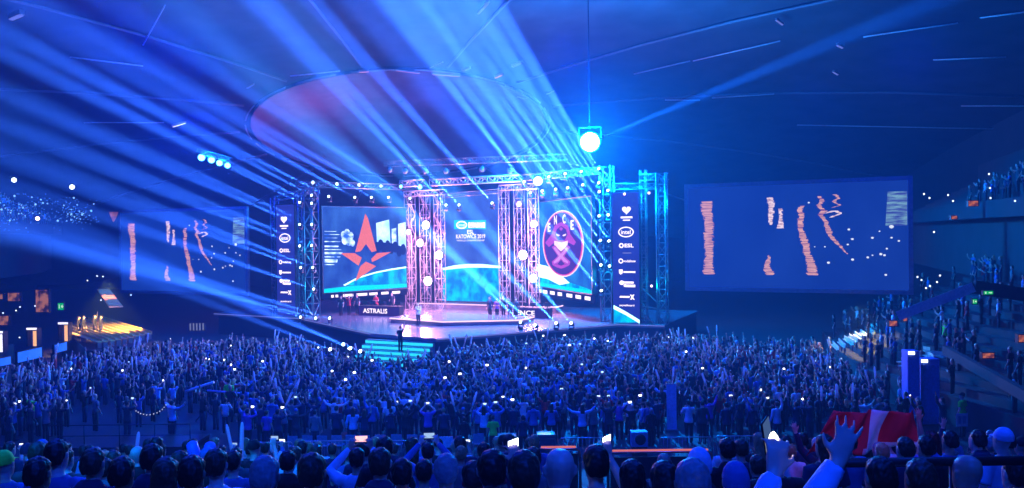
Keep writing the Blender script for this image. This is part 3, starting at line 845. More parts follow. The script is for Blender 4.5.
# ------------------------------------------------------------------ trusses
TN = [0]
def truss(name, a, b, w, label, group=None, m=None, r=.035, cell=None):
    """box truss from a to b: four chords and zigzag bracing"""
    m = m or FR
    a = Vector(a); b = Vector(b)
    d, x, y, L = frame_to(a, b, VD if abs((b - a).normalized().z) > .9 else Z)
    M = Matrix((x, y, d)).transposed().to_4x4(); M.translation = a
    e = empty(name, M, label, 'truss', group)
    h = w / 2; cor = [(h, h), (-h, h), (-h, -h), (h, -h)]
    for cx, cy in cor:
        bm = bmesh.new(); tube(bm, [(cx, cy, 0), (cx, cy, L)], r, 6); link('chord', finish(bm, 'chord', m), e)
    n = max(2, round(L / (cell or w * 1.3)))
    bm = bmesh.new()
    for k in range(4):
        p, q = cor[k], cor[(k + 1) % 4]
        for i in range(n):
            z0, z1 = L * i / n, L * (i + 1) / n
            s, t = (p, q) if (i + k) % 2 else (q, p)
            tube(bm, [(s[0], s[1], z0), (t[0], t[1], z1)], r * .55, 4, cap=False)
            tube(bm, [(p[0], p[1], z0), (q[0], q[1], z0)], r * .5, 4, cap=False)
    link('bracing', finish(bm, 'bracing', m), e)
    return e
def tower(px, py0, py1, v, w, label, group=None, r=.04, m=None):
    top = PV(px, py0, v); return truss('truss_tower', (top.x, top.y, ZD if v > 56 else 0), top, w, label, group, r=r, m=m)
tower(274.5, 198, 318, 57.6, .5, 'outermost thin truss tower left of the narrow blue banner')
tower(297.5, 192, 318, 57.9, .5, 'thin truss tower against the right edge of the narrow blue banner')
tower(311, 186, 322, 57.5, .9, 'cyan-lit truss tower between narrow blue banner and star screen', r=.06)
tower(606.5, 166, 325, 61.4, .9, 'cyan-lit truss tower between oval emblem screen and tall blue banner', r=.06)
tower(643, 170, 323, 61.7, .45, 'thin truss tower against the right edge of the tall blue banner')
tower(661.5, 173, 326, 61.3, .7, 'outermost right truss tower, clear of the tall blue banner', r=.05)
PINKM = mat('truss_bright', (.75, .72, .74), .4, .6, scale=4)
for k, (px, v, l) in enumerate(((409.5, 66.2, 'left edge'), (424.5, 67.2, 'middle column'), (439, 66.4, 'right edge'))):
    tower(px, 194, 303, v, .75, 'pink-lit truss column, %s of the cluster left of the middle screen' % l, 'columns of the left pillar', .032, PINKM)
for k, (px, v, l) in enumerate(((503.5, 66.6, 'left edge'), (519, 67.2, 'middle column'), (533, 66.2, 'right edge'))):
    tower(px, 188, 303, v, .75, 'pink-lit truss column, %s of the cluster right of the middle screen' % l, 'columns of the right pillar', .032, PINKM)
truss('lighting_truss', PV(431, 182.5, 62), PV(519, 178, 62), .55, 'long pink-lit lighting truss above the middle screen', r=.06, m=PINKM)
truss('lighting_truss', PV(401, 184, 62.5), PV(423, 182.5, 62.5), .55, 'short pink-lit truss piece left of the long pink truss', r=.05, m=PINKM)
truss('lighting_truss', PV(386, 164, 64), PV(566, 157, 64), .5, 'dim upper truss carrying round fixtures above the pink trusses')
truss('lighting_truss', P(297, 184, 71), P(412, 187.5, 78), .5, 'truss along the top of the star screen with round lamps')
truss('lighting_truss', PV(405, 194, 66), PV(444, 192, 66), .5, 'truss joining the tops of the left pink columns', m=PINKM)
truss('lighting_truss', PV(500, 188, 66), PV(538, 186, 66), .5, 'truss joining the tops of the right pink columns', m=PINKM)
truss('lighting_truss', PV(521, 178, 62), PV(606, 170, 62), .5, 'truss above the oval emblem screen carrying the small cyan floodlight')
truss('lighting_truss', PV(276, 199, 57), PV(313, 190, 57), .45, 'truss across the head of the narrow blue banner')
truss('lighting_truss', PV(607, 187, 61.2), PV(662, 186, 61.2), .45, 'truss across the head of the tall blue banner')
truss('lighting_truss', PV(640, 178, 61.6), PV(668, 176, 61.6), .5, 'small upper truss frame right of the tall blue banner')
truss('lighting_truss', PV(444, 196, 69), PV(500, 191, 69), .4, 'thin truss right above the middle screen')
for i, (x0, y0, x1, y1, l) in enumerate(((642, 288, 661, 306, 'upper'), (642, 306, 660, 309, 'level'), (645, 316, 657, 326, 'lower'))):
    bar_between('scaffold_brace', PV(x0, y0, 61.3), PV(x1, y1, 61.3), .07, .07, FR, label='%s thin scaffold brace between the two right-hand towers' % l, cat='brace')

# ------------------------------------------------------------------ moving heads and their beams
M_HOUS = mat('fixture_housing', (.03, .03, .035), .45)
LENS = glow('beam_lens', (.55, .85, 1), 9)
def proto_head():
    e = empty('moving_head_light', Vector((0, 0, 0)), 'x', 'stage light')
    bm = bmesh.new(); box(bm, (-.17, -.15, -.46), (.17, .15, -.34), bevel=.02); link('base', finish(bm, 'base', M_HOUS), e)
    bm = bmesh.new()
    for s in (1, -1): box(bm, (s * .17 - .025, -.05, -.36), (s * .17 + .025, .05, .03), bevel=.01)
    box(bm, (-.17, -.05, -.36), (.17, .05, -.31)); link('yoke', finish(bm, 'yoke', M_HOUS), e)
    bm = bmesh.new()
    R = Matrix.Rotation(-PI / 2, 4, 'X')
    lathe(bm, [(.06, -.2), (.12, -.18), (.145, -.05), (.13, .1), (.135, .2), (.12, .2)], 14, R)
    h = link('head', finish(bm, 'head', M_HOUS), e)
    bm = bmesh.new(); lathe(bm, [(.001, .19), (.118, .19), (.10, .215), (.05, .228), (.001, .23)], 14, R)
    link('lens', finish(bm, 'lens', LENS), h)
    return e
MH = proto_head(); kids_of(MH)
first_mh = [True]
SPOT_CACHE = {}
def spot(pos, d, energy, deg, col, blend=1.0, rad=.045, name='beam_light'):
    k = (energy, deg, col, blend, rad)
    if k not in SPOT_CACHE:
        l = bpy.data.lights.new(name, 'SPOT'); l.energy = energy; l.spot_size = math.radians(deg); l.spot_blend = blend; l.shadow_soft_size = rad; l.color = col
        SPOT_CACHE[k] = l
    o = bpy.data.objects.new(name, SPOT_CACHE[k]); COL.objects.link(o); o.location = pos
    o.rotation_euler = Vector(d).to_track_quat('-Z', 'Y').to_euler()
    return o
DL = Vector((-.435, -1, .305)).normalized(); DR = Vector((-.496, -1, .57)).normalized()
def head_light(pos, d, label, group, E, deg, col, k=1.0):
    if first_mh[0]: o = MH; first_mh[0] = False
    else: o = copy_tree(MH)
    # stand upright, turned towards the beam; the yoke tilts with the head
    o.matrix_world = to_mat(pos, Vector(d)) @ Matrix.Diagonal((k, k, k, 1))
    setp(o, label, 'stage light', group)
    spot(Vector(pos) + Vector(d) * .3 * k, d, E, deg, col)
BC = (.09, .21, 1.0)
EL, ER, DEG, DEGR = 1.0e7, 1.45e7, 3.2, 3.8
def jit(d, k, a=.02):
    r = random.Random(k * 7 + 1); return (Vector(d) + Vector((r.uniform(-a, a), 0, r.uniform(-a, a)))).normalized()
cols = [('outer', ((301, 203), (301, 225), (301, 246.5), (302, 268))), ('inner', ((313, 196), (313, 204), (313, 225), (313, 246), (314, 268), (315, 289.5)))]
n = 0
for cn, pts in cols:
    for i, (x, y) in enumerate(pts):
        n += 1; head_light(PV(x, y, 56.6), jit(DL, n), 'moving-head beam light %s from top in the %s column of the left cyan tower' % (nth(i + 1), cn), 'moving heads on the left tower', EL, DEG, BC)
for i, (x, y) in enumerate(((330, 197), (356, 198), (372.5, 198), (389.5, 198), (411, 199))):
    n += 1; head_light(P(x, y, 71 + i * 1.5), jit(DL, n), 'moving-head beam light above the star screen, %s from its left end' % nth(i + 1), 'moving heads above the star screen', EL * 1.2, DEG, BC)
for i, (x, y) in enumerate(((302, 317.5), (317, 318.5), (331, 318.5))):
    n += 1; head_light(PV(x, y, 55.3 - i * .7), jit(DL, n), 'moving-head beam light on the left edge of the stage, %s from the left' % nth(i + 1), 'moving heads on the left stage edge', EL, DEG, BC)
for i, (x, y) in enumerate(((332, 355), (345, 350), (352, 354), (362, 357))):
    n += 1; head_light(PZ(x, y - 5, 2.15), (jit(DL, n) + Vector((0, 0, .1))).normalized(), 'bright beam light in the pit before the stage, %s from the left' % nth(i + 1), 'beam lights in the pit', EL * .35, DEG, BC)
rc = [('inner', ((599.5, 170), (599.5, 184), (600, 193), (600, 217), (601, 241.6), (601.6, 266), (602, 291.5))), ('outer', ((608.7, 191.7), (609, 216), (609.7, 242), (610.3, 267)))]
for cn, pts in rc:
    for i, (x, y) in enumerate(pts):
        n += 1; head_light(PV(x, y, 60.4), jit(DR, n), 'moving-head beam light %s from top in the %s column of the right cyan tower' % (nth(i + 1), cn), 'moving heads on the right tower', ER, DEGR, BC)
for i, (x, y) in enumerate(((525, 183), (531, 194), (543, 192), (549.7, 178), (556.5, 190.4), (566, 175), (568.5, 189), (582, 172.7), (583.5, 186))):
    n += 1; head_light(PV(x, y, 61.4), jit(DR, n), 'moving-head beam light above the oval emblem screen, %s counted from the left' % nth(i + 1), 'moving heads above the emblem screen', ER * 1.2, DEGR, BC)
for i, (x, y) in enumerate(((521.5, 323), (536, 326), (557, 324), (572, 324))):
    p = PZ(x, y, ZD + .47); n += 1
    head_light(p, jit(DR, n), 'moving-head beam light on the right front edge of the stage, %s from the left' % nth(i + 1), 'moving heads on the right stage edge', ER * .6, DEGR, (.16, .42, 1))
for i, (x, y) in enumerate(((447, 206), (460, 206), (493, 204))):
    n += 1; head_light(PV(x, y, 62.3), jit(DR, n, .01), 'moving-head beam light hung under the long pink truss, %s from the left' % nth(i + 1), 'moving heads under the pink truss', ER * 1.3, DEGR, BC)

# ------------------------------------------------------------------ round lamps
def flood(pos, d, r, label, m, group=None, name='floodlight', n=18):
    e = empty(name, to_mat(pos, d), label, 'floodlight', group)
    R = Matrix.Rotation(-PI / 2, 4, 'X')
    bm = bmesh.new(); lathe(bm, [(r * .35, -r * 1.3), (r * .75, -r * 1.1), (r * 1.08, -.1 * r), (r * 1.12, .05 * r), (r * .98, .05 * r)], n, R); link('housing', finish(bm, 'housing', M_HOUS), e)
    bm = bmesh.new(); lathe(bm, [(.001, 0), (r * .97, .02 * r), (r * .85, .28 * r), (r * .5, .45 * r), (.001, .5 * r)], n, R); link('lens', finish(bm, 'lens', m), e)
    bm = bmesh.new()
    for s in (1, -1): tube(bm, [(s * r * 1.15, -.2 * r, 0), (s * r * 1.15, -.2 * r, r * 1.5)], r * .07 + .01, 5)
    tube(bm, [(-r * 1.15, -.2 * r, r * 1.5), (r * 1.15, -.2 * r, r * 1.5)], r * .07 + .01, 5); link('bracket', finish(bm, 'bracket', M_HOUS), e)
    return e
def point(pos, energy, col, rad=.1, name='lamp_light'):
    l = bpy.data.lights.new(name, 'POINT'); l.energy = energy; l.color = col; l.shadow_soft_size = rad
    o = bpy.data.objects.new(name, l); COL.objects.link(o); o.location = pos; return o
HOT = glow('flood_lens', (.7, .98, 1), 14); CYAN = glow('cyan_lens', (.15, .85, 1), 6); SOFT = glow('soft_lens', (.5, .75, 1), 3)
DV = -VD
big = PV(590, 142, 61); dirbig = (EYE - big).normalized()
flood(big, dirbig, .78, 'very bright large white-cyan floodlight high above the right tower', HOT)
bar_between('hanging_pipe', big + Vector((0, .3, .9)), Vector((big.x, big.y + .3, ceil_z(big.x, big.y))), .08, .08, M_BLACK, label='thin pipe holding the very bright large floodlight from the roof', cat='pipe')
p2 = PV(538, 181, 61.2); flood(p2, (EYE - p2).normalized(), .36, 'small cyan floodlight on the truss above the oval emblem screen', HOT)
for i, (x, y) in enumerate(((401, 186.5), (420, 187))):
    flood(PV(x, y, 62), DV, .16 + .06 * i, 'cyan lamp under the short pink truss, %s one' % ('left', 'right')[i], CYAN, 'lamps under the short pink truss')
for i, (x, y) in enumerate(((313, 182.5), (337, 184), (359, 185), (381, 186))):
    flood(P(x, y, 70.5 + 2 * i), DV, .17, 'round pale lamp on the star screen truss, %s from the left' % nth(i + 1), SOFT, 'lamps on the star screen truss')
for i, (x, y) in enumerate(((390, 170), (405.5, 171), (425, 171), (446, 171), (482, 169), (510, 171))):
    flood(PV(x, y, 63.7), DV, .28, 'dark round fixture below the dim upper truss, %s from the left' % nth(i + 1), mat('dark_lens', (.3, .3, .36), .15), 'dark fixtures under the upper truss')
for i, (x, y) in enumerate(((201.5, 157.5), (211.5, 160), (219.5, 163), (227.5, 165.5))):
    p = P(x, y, 70); flood(p, (EYE - p).normalized(), .30 - .02 * i, 'cyan-white spotlight in the row hung high over the left stand, %s from the left' % nth(i + 1), CYAN, 'row of spotlights over the left stand')
tr = truss('lighting_truss', P(198, 151, 70), P(231, 160, 70), .4, 'short truss holding the row of cyan-white spotlights on the left')
# pink-white blinders on the pillars
BLIND = glow('blinder_lens', (1, .72, .8), 14)
for i, (x, y, r, s) in enumerate(((426, 225, .5, 'left'), (420, 243, .45, 'left'), (439, 255, .5, 'left'), (428, 281, .55, 'left'), (523, 255, .55, 'right'), (534, 224, .42, 'right'), (533.5, 278, .45, 'right'), (408.5, 232, .3, 'left'), (519, 204, .25, 'right'))):
    p = PV(x, y, 65.6); point(p + DV * .7, 1600 * r, (1, .36, .62), .3, 'blinder_light'); flood(p, DV, r * .8, 'glaring pink-white blinder on the %s pink pillar, %s' % (s, ('uppermost large one', 'second one down', 'third down at its right edge', 'lowest one', 'large one at mid height', 'on its right edge near the top', 'lowest one', 'small one on its left edge', 'small topmost one')[i]), BLIND, 'blinders on the pillars')
# small warm dots
for i, (x, y, v) in enumerate(((624.5, 194, 61), (649, 193, 61.3), (651.5, 286, 61.3))):
    flood(PV(x, y, v - .3), DV, .1, 'tiny pinkish marker lamp on the right scaffold, %s' % ('above the heart logo', 'upper one in the dark bay', 'lower one in the dark bay')[i], glow('warm_lens', (1, .55, .75), 4), name='marker_lamp')
# roof luminaires and pipes
def strip_lamp(a, b, w, m, label, group=None):
    e = empty('roof_luminaire', a, label, 'luminaire', group)
    d, x, y, L = frame_to(a, b); M = Matrix((x, y, d)).transposed().to_4x4()
    bm = bmesh.new(); box(bm, (-w, -w, 0), (w, w, L), M); link('housing', finish(bm, 'housing', M_STEEL), e)
    bm = bmesh.new()
    sgn = -1 if (M.to_3x3() @ Vector((0, 1, 0))).z > 0 else 1
    box(bm, (-w * .8, sgn * w, .05), (w * .8, sgn * w * 1.4, L - .05), M) if abs((M.to_3x3() @ Vector((0, 1, 0))).z) > .5 else box(bm, (-w * 1.4, -w * .8, .05), (w * 1.4, w * .8, L - .05), M)
    link('tube', finish(bm, 'tube', m), e)
LUM = {'w': glow('tube_white', (.75, .8, 1), 1.6), 'p': glow('tube_pink', (.9, .35, .6), .8), 'd': glow('tube_dim', (.18, .25, .8), .7)}
for x0, y0, x1, y1, w, c, l in (
        (172.5, 126, 185.5, 122, .12, 'w', 'bright short roof tube above the row of cyan-white spotlights'), (478, 13, 489, 1, .10, 'd', 'pair of pale roof tubes at the top middle edge of the view'),
        (10, 17, 22, 12, .2, 'd', 'pale square roof luminaire in the top left corner'), (359, 71, 369, 70.5, .12, 'p', 'dim pink roof tube above the near rim of the recess'),
        (396, 70, 420, 73, .07, 'p', 'long thin pink roof tube right of the dim pink one'), (432, 74, 460, 76, .07, 'p', 'long thin pink roof tube ending near the small pinkish lamps'),
        (430, 68, 443, 62, .06, 'd', 'slanted dim roof tube above the long pink tubes'), (462, 70, 470, 67, .13, 'd', 'small slanted lamp in the beams right of the long pink tubes'),
        (495, 77, 502, 74, .12, 'p', 'small pinkish lamp inside the beams, lower of the slanted pair'), (512, 66, 521, 62, .13, 'd', 'small pale lamp inside the beams, upper of the slanted pair'),
        (505, 86, 513, 88.5, .06, 'd', 'little dim roof tube below the slanted pair of lamps'), (517, 97, 527, 99, .07, 'd', 'little dim roof tube farther down toward the bright floodlight'),
        (547, 94, 554, 91, .06, 'd', 'little dim roof tube just left of the last beam'), (776, 19, 783, 24, .1, 'd', 'faint small roof luminaire high on the right'),
        (837, 44, 843, 47, .12, 'd', 'faint pale roof luminaire in the dark right part of the roof'), (833, 71, 838, 74, .1, 'd', 'faint roof luminaire below the pale one at the right'),
        (247, 88, 254, 84, .06, 'd', 'tiny dim roof tube left of the recess rim')):
    strip_lamp(PC(x0, y0, .6), PC(x1, y1, .6), w, LUM[c], l)
for i, (x0, y0, x1, y1) in enumerate(((634, 74, 690, 61), (693, 61, 780, 41), (863.5, 37, 958, 23), (933, 60, 1006, 57), (665, 100, 700, 100), (712, 98, 774, 94), (961, 106, 1040, 106), (797, 125, 1000, 129), (70, 57, 143, 66), (84, 122.6, 164, 122.6), (143, 45, 165, 5), (290, 76, 340, 71), (980, 18, 1040, 10))):
    a, b = PC(x0, y0, .45), PC(x1, y1, .45)
    bm = bmesh.new(); tube(bm, [a, (a + b) / 2, b], .07, 6)
    setp(link('roof_pipe', finish(bm, 'roof_pipe', mat('pipe_paint', (.4, .4, .42), .5))), 'straight pale pipe under the roof, %s' % (
        'left part of the line right of the bright floodlight', 'right part of the line right of the bright floodlight', 'high line near the top right', 'middle line near the right edge', 'short line over the right screen', 'line beside the short one over the right screen',
        'line at the far right edge', 'lowest long line over the right screen', 'upper line in the left roof', 'lower line in the left roof near the bright tube', 'steep line at the top left', 'line along the near recess rim', 'topmost right line')[i], 'pipe', 'pipes under the roof')
# rim segments round the recess
for i in range(18):
    a0 = 2 * PI * (i + .1) / 18; a1 = a0 + 2 * PI / 18 * .75; pts = []
    for k in range(5):
        a = a0 + (a1 - a0) * k / 4; r = RR + .6
        x, y = CR.x + r * math.cos(a), CR.y + r * math.sin(a); pts.append((x, y, ceil_z(x, y) - .45))
    bm = bmesh.new(); tube(bm, pts, .09, 6)
    setp(link('trim_%d' % (50 + i), finish(bm, 'rim_rail', mat('rim_paint', (.3, .28, .3), .5))), kind='structure')

# ------------------------------------------------------------------ team desks, their players, people on the stage
def desk(px0, px1, ytop, v, label, words, wpx):
    a, b = PV(px0, ytop, v), PV(px1, ytop, v); a.z = b.z = ZD
    x = (b - a).normalized(); y = Vector((-x.y, x.x, 0)); w = (b - a).length
    M = Matrix((x, y, Z)).transposed().to_4x4(); M.translation = a
    e = empty('team_desk', M, label, 'desk')
    bm = bmesh.new(); box(bm, (0, 0, .82), (w, .9, .88), bevel=.015); link('desktop', finish(bm, 'desktop', M_BLACK), e)
    bm = bmesh.new(); box(bm, (.05, .02, 0), (w - .05, .08, .82)); f = link('front_panel', finish(bm, 'front_panel', glow('desk_front', (.05, .02, .22), .6)), e)
    for sx in (.05, w - .12):
        bm = bmesh.new(); box(bm, (sx, .1, 0), (sx + .07, .85, .82)); link('leg', finish(bm, 'leg', M_BLACK), e)
    class T: pass
    S = Screen.__new__(Screen); S.e = e
    for tx, wd_ in words: S.text('lettering', tx, w * wpx[0], .45, wd_, gw, height=.42, off=.0, bold=.02)
    return e, M, w
eA, MA, wA = desk(358, 399, 306, 59.6, 'long dark team desk in front of the star screen, ASTRALIS on its front', [('ASTRALIS', 2.6)], (.42,))
eB, MB_, wB = desk(513, 549, 308, 62.0, 'long dark team desk in front of the oval emblem screen, ENCE on its front', [('ENCE', 1.7)], (.35,))
M_MON = glow('monitor_glow', (.1, .3, .7), .8)
def monitor(M, x, label, group):
    e = empty('computer_monitor', M @ Matrix.Translation((x, .45, .88)), label, 'monitor', group)
    bm = bmesh.new(); box(bm, (-.27, 0, .1), (.27, .03, .42), bevel=.008); s = link('screen_back', finish(bm, 'screen_back', M_BLACK), e)
    bm = bmesh.new(); box(bm, (-.26, .031, .11), (.26, .034, .41)); link('display', finish(bm, 'display', M_MON), s)
    bm = bmesh.new(); box(bm, (-.03, 0, .01), (.03, .02, .15)); box(bm, (-.12, -.08, 0), (.12, .1, .012)); link('stand', finish(bm, 'stand', M_BLACK), e)
for i in range(5):
    monitor(MA, wA * (i + .5) / 5, 'black monitor on the ASTRALIS desk, %s from the left' % nth(i + 1), 'monitors on the left desk')
    monitor(MB_, wB * (i + .5) / 5, 'black monitor on the ENCE desk, %s from the left' % nth(i + 1), 'monitors on the right desk')
SF = math.atan2(VD.x, -VD.y) # facing the audience (local +Y -> -VD)
SF = PI - AL
def stage_person(px, py, v, h, face, pose, shirt, hair, label, group=None, skin=0, trou=1, z=ZD, eyes=True):
    p = PV(px, py, v); p.z = z
    return person(p, face, pose, shirt, hair, h, skin, trou, label, group, eyes=eyes)
for i, x in enumerate((341, 349, 357, 376, 392)):
    stage_person(x, 304, 56.9 + (x - 323) * .088 + .3, (1.02, .99, 1.04, 1.0, 1.02)[i], SF, ('hands down', 'both arms raised', 'hands down', 'arms folded', 'hands down')[i], ('T-shirt', ('black', 'red', 'dark grey', 'red', 'black')[i]), ('short', ('brown', 'fair', 'black', 'brown', 'black')[i]),
                 'player standing by the ASTRALIS desk in %s T-shirt, %s from the left' % (('black', 'red', 'dark grey', 'red', 'black')[i], nth(i + 1)), 'players at the left desk')
for i, x in enumerate((490, 497, 503.5, 510, 516)):
    stage_person(x, 316, 60.8, (1.06, 1.0, 1.03, .99, 1.02)[i], SF + .4 * (i - 2) * .3, ('hands down', 'arms folded', 'hands down', 'clapping', 'hands down')[i], ('T-shirt' if i % 2 else 'hoodie', ('navy', 'violet', 'black', 'navy', 'dark grey')[i]), ('short', ('black', 'brown', 'fair', 'black', 'brown')[i]),
                 'player in %s top, group right of the middle screen, %s from the left' % (('navy', 'violet', 'black', 'navy', 'dark grey')[i], nth(i + 1)), 'players in a group on the right')
stage_person(418.5, 328, 54.2, 1.04, SF, 'clapping', ('long-sleeved top', 'white'), ('short', 'fair'), 'host in white long-sleeved top standing at the front of the glossy stage', trou=0)
pc = uv(-31.3, 46.9); pc.z = ZD - 1.2
stage_person(400.5, 345, 46.9, 1.0, SF + PI, 'right arm raised', ('T-shirt', 'black'), ('short', 'black'), 'person in black standing on the lit stage stairs with one arm up', z=ZD - .9, eyes=False)
# stage speakers hung from the fascia: round wedge monitors seen in front of the stage
for i, (x, y) in enumerate(((331.5, 331.5), (373.5, 341.5), (449, 343), (458, 341))):
    p = PZ(x, y, 1.3); 
    flood(p, DV, .26, 'round fixture on the dark stage front, %s from the left' % nth(i + 1), mat('fixture_face', (.6, .35, .45), .3), 'round fixtures on the stage front', 'stage_fixture')
# ------------------------------------------------------------------ stage light: pink wash, cyan on the stairs
point(uv(-40.0, 63.4, 11), 1100, (1, .22, .55), .5, 'wash_light'); point(uv(-27.2, 63.8, 11), 1100, (1, .22, .55), .5, 'wash_light')
point(uv(-40.5, 63.2, 5), 1200, (1, .35, .6), .3, 'wash_light'); point(uv(-26.8, 63.2, 5), 1200, (1, .35, .6), .3, 'wash_light')

# cyan light on the towers, white-pink light on the deck, a key light on the host
for p, e_ in ((PV(304, 250, 56.2), 500), (PV(304, 300, 56.2), 500), (PV(316, 215, 56.4), 300), (PV(605, 215, 60.0), 400), (PV(605, 275, 60.0), 500), (PV(652, 200, 60.6), 400), (PV(652, 290, 60.6), 400)):
    point(p, e_ * .45, (.0, .5, 1), .2, 'tower_light')
spot(uv(-33, 60, 8.5), (0, 0, -1), 5500, 120, (1, .5, .78), .8, .5, 'deck_light'); spot(uv(-41, 60.5, 8), (-.1, 0, -1), 1600, 110, (.8, .25, .8), .6, .5, 'deck_light')
spot(uv(-24, 61, 8), (.1, .1, -1), 1600, 110, (.6, .3, 1), .6, .5, 'deck_light')
h_ = PV(418.5, 328, 54.2); spot(Vector((h_.x + 4, h_.y - 14, 13)), (Vector((h_.x, h_.y, 3)) - Vector((h_.x + 4, h_.y - 14, 13))).normalized(), 9000, 10, (1, .85, .85), .5, .3, 'key_light')
# ------------------------------------------------------------------ things people hold
def proto_phone():
    e = empty('phone', Vector((0, 0, 0)), 'x', 'phone')
    bm = bmesh.new(); box(bm, (-.076, 0, -.038), (.076, .009, .038), bevel=.004); link('case', finish(bm, 'case', M_BLACK), e)
    bm = bmesh.new(); box(bm, (-.071, -.002, -.034), (.071, 0, .034)); link('display', finish(bm, 'display', glow('phone_display', (.75, .85, 1), 2.2)), e)
    return e
PHONE = proto_phone(); kids_of(PHONE); first_ph = [True]
PHM = [glow('phone_display', (.75, .85, 1), 2.2), glow('phone_display_blue', (.45, .7, 1), 2.0), glow('phone_display_pink', (1, .5, .55), 1.5), glow('phone_display_bright', (.85, .92, 1), 6), glow('phone_display_dim', (.4, .62, 1), .9)]
def phone(pos, face, label, group, k=1.0, tilt=0.0, shade=0):
    if first_ph[0]: o = PHONE; first_ph[0] = False; d = KIDS[o.name][1]
    else:
        o = PHONE.copy(); COL.objects.link(o)
        for ch in KIDS['phone']:
            d = ch.copy(); COL.objects.link(d); d.parent = o
    o.matrix_world = Matrix.Translation(pos) @ Matrix.Rotation(face, 4, 'Z') @ Matrix.Rotation(tilt, 4, 'Y') @ Matrix.Diagonal((k, k, k, 1))
    own(d, PHM[shade])
    return setp(o, label, 'phone', group)
bm = bmesh.new()
lathe(bm, [(.012, -.02), (.03, 0), (.048, .06), (.05, .3), (.048, .56), (.03, .62), (.012, .64)], 10)
STICK = finish(bm, 'inflatable_stick', thin_sheet('inflated_plastic', (.8, .95, 1), .25, .55), True)
def stick(pos, d, label, group, k=1.0, w=1.0, mt=None):
    o = link('inflatable_stick', STICK)
    o.matrix_world = Matrix.Translation(pos) @ Vector(d).to_track_quat('Z', 'Y').to_matrix().to_4x4() @ Matrix.Diagonal((w, w, k, 1))
    if mt: own(o, mt)
    return setp(o, label, 'inflatable stick', group)

def trim_label(parts, most=16):
    """join the phrases, leaving out the first optional ones while the label is too long"""
    ps = list(parts)
    while len(' '.join(p for p, _ in ps).split()) > most:
        for i, (p, opt) in enumerate(ps):
            if opt: ps.pop(i); break
        else: break
    return ' '.join(p for p, _ in ps)
def look(hair, shirt): return hair_word(hair) + ' in ' + shirt[1] + ' ' + ('safety vest' if shirt[0] == 'vest' else shirt[0])

def spectator_label(hair, shirt, pose, where):
    top = '%s %s,' % (shirt[1], shirt[0]); act = '' if pose == 'hands down' else pose + ', '
    for l in (hair_word(hair) + ' in ' + top + ' ' + act + where, 'person in ' + top + ' ' + act + where, hair_word(hair) + ' in ' + top + ' ' + where, 'person in ' + top + ' ' + where):
        if len(l.split()) <= 16: return l
    return l
NPERS = [12]
TAKEN = []
def toward(p, j=0.0):                 # everybody looks at the middle of the stage
    t = uv(-33, 60); return math.atan2(-(t.x - p.x), t.y - p.y) + j
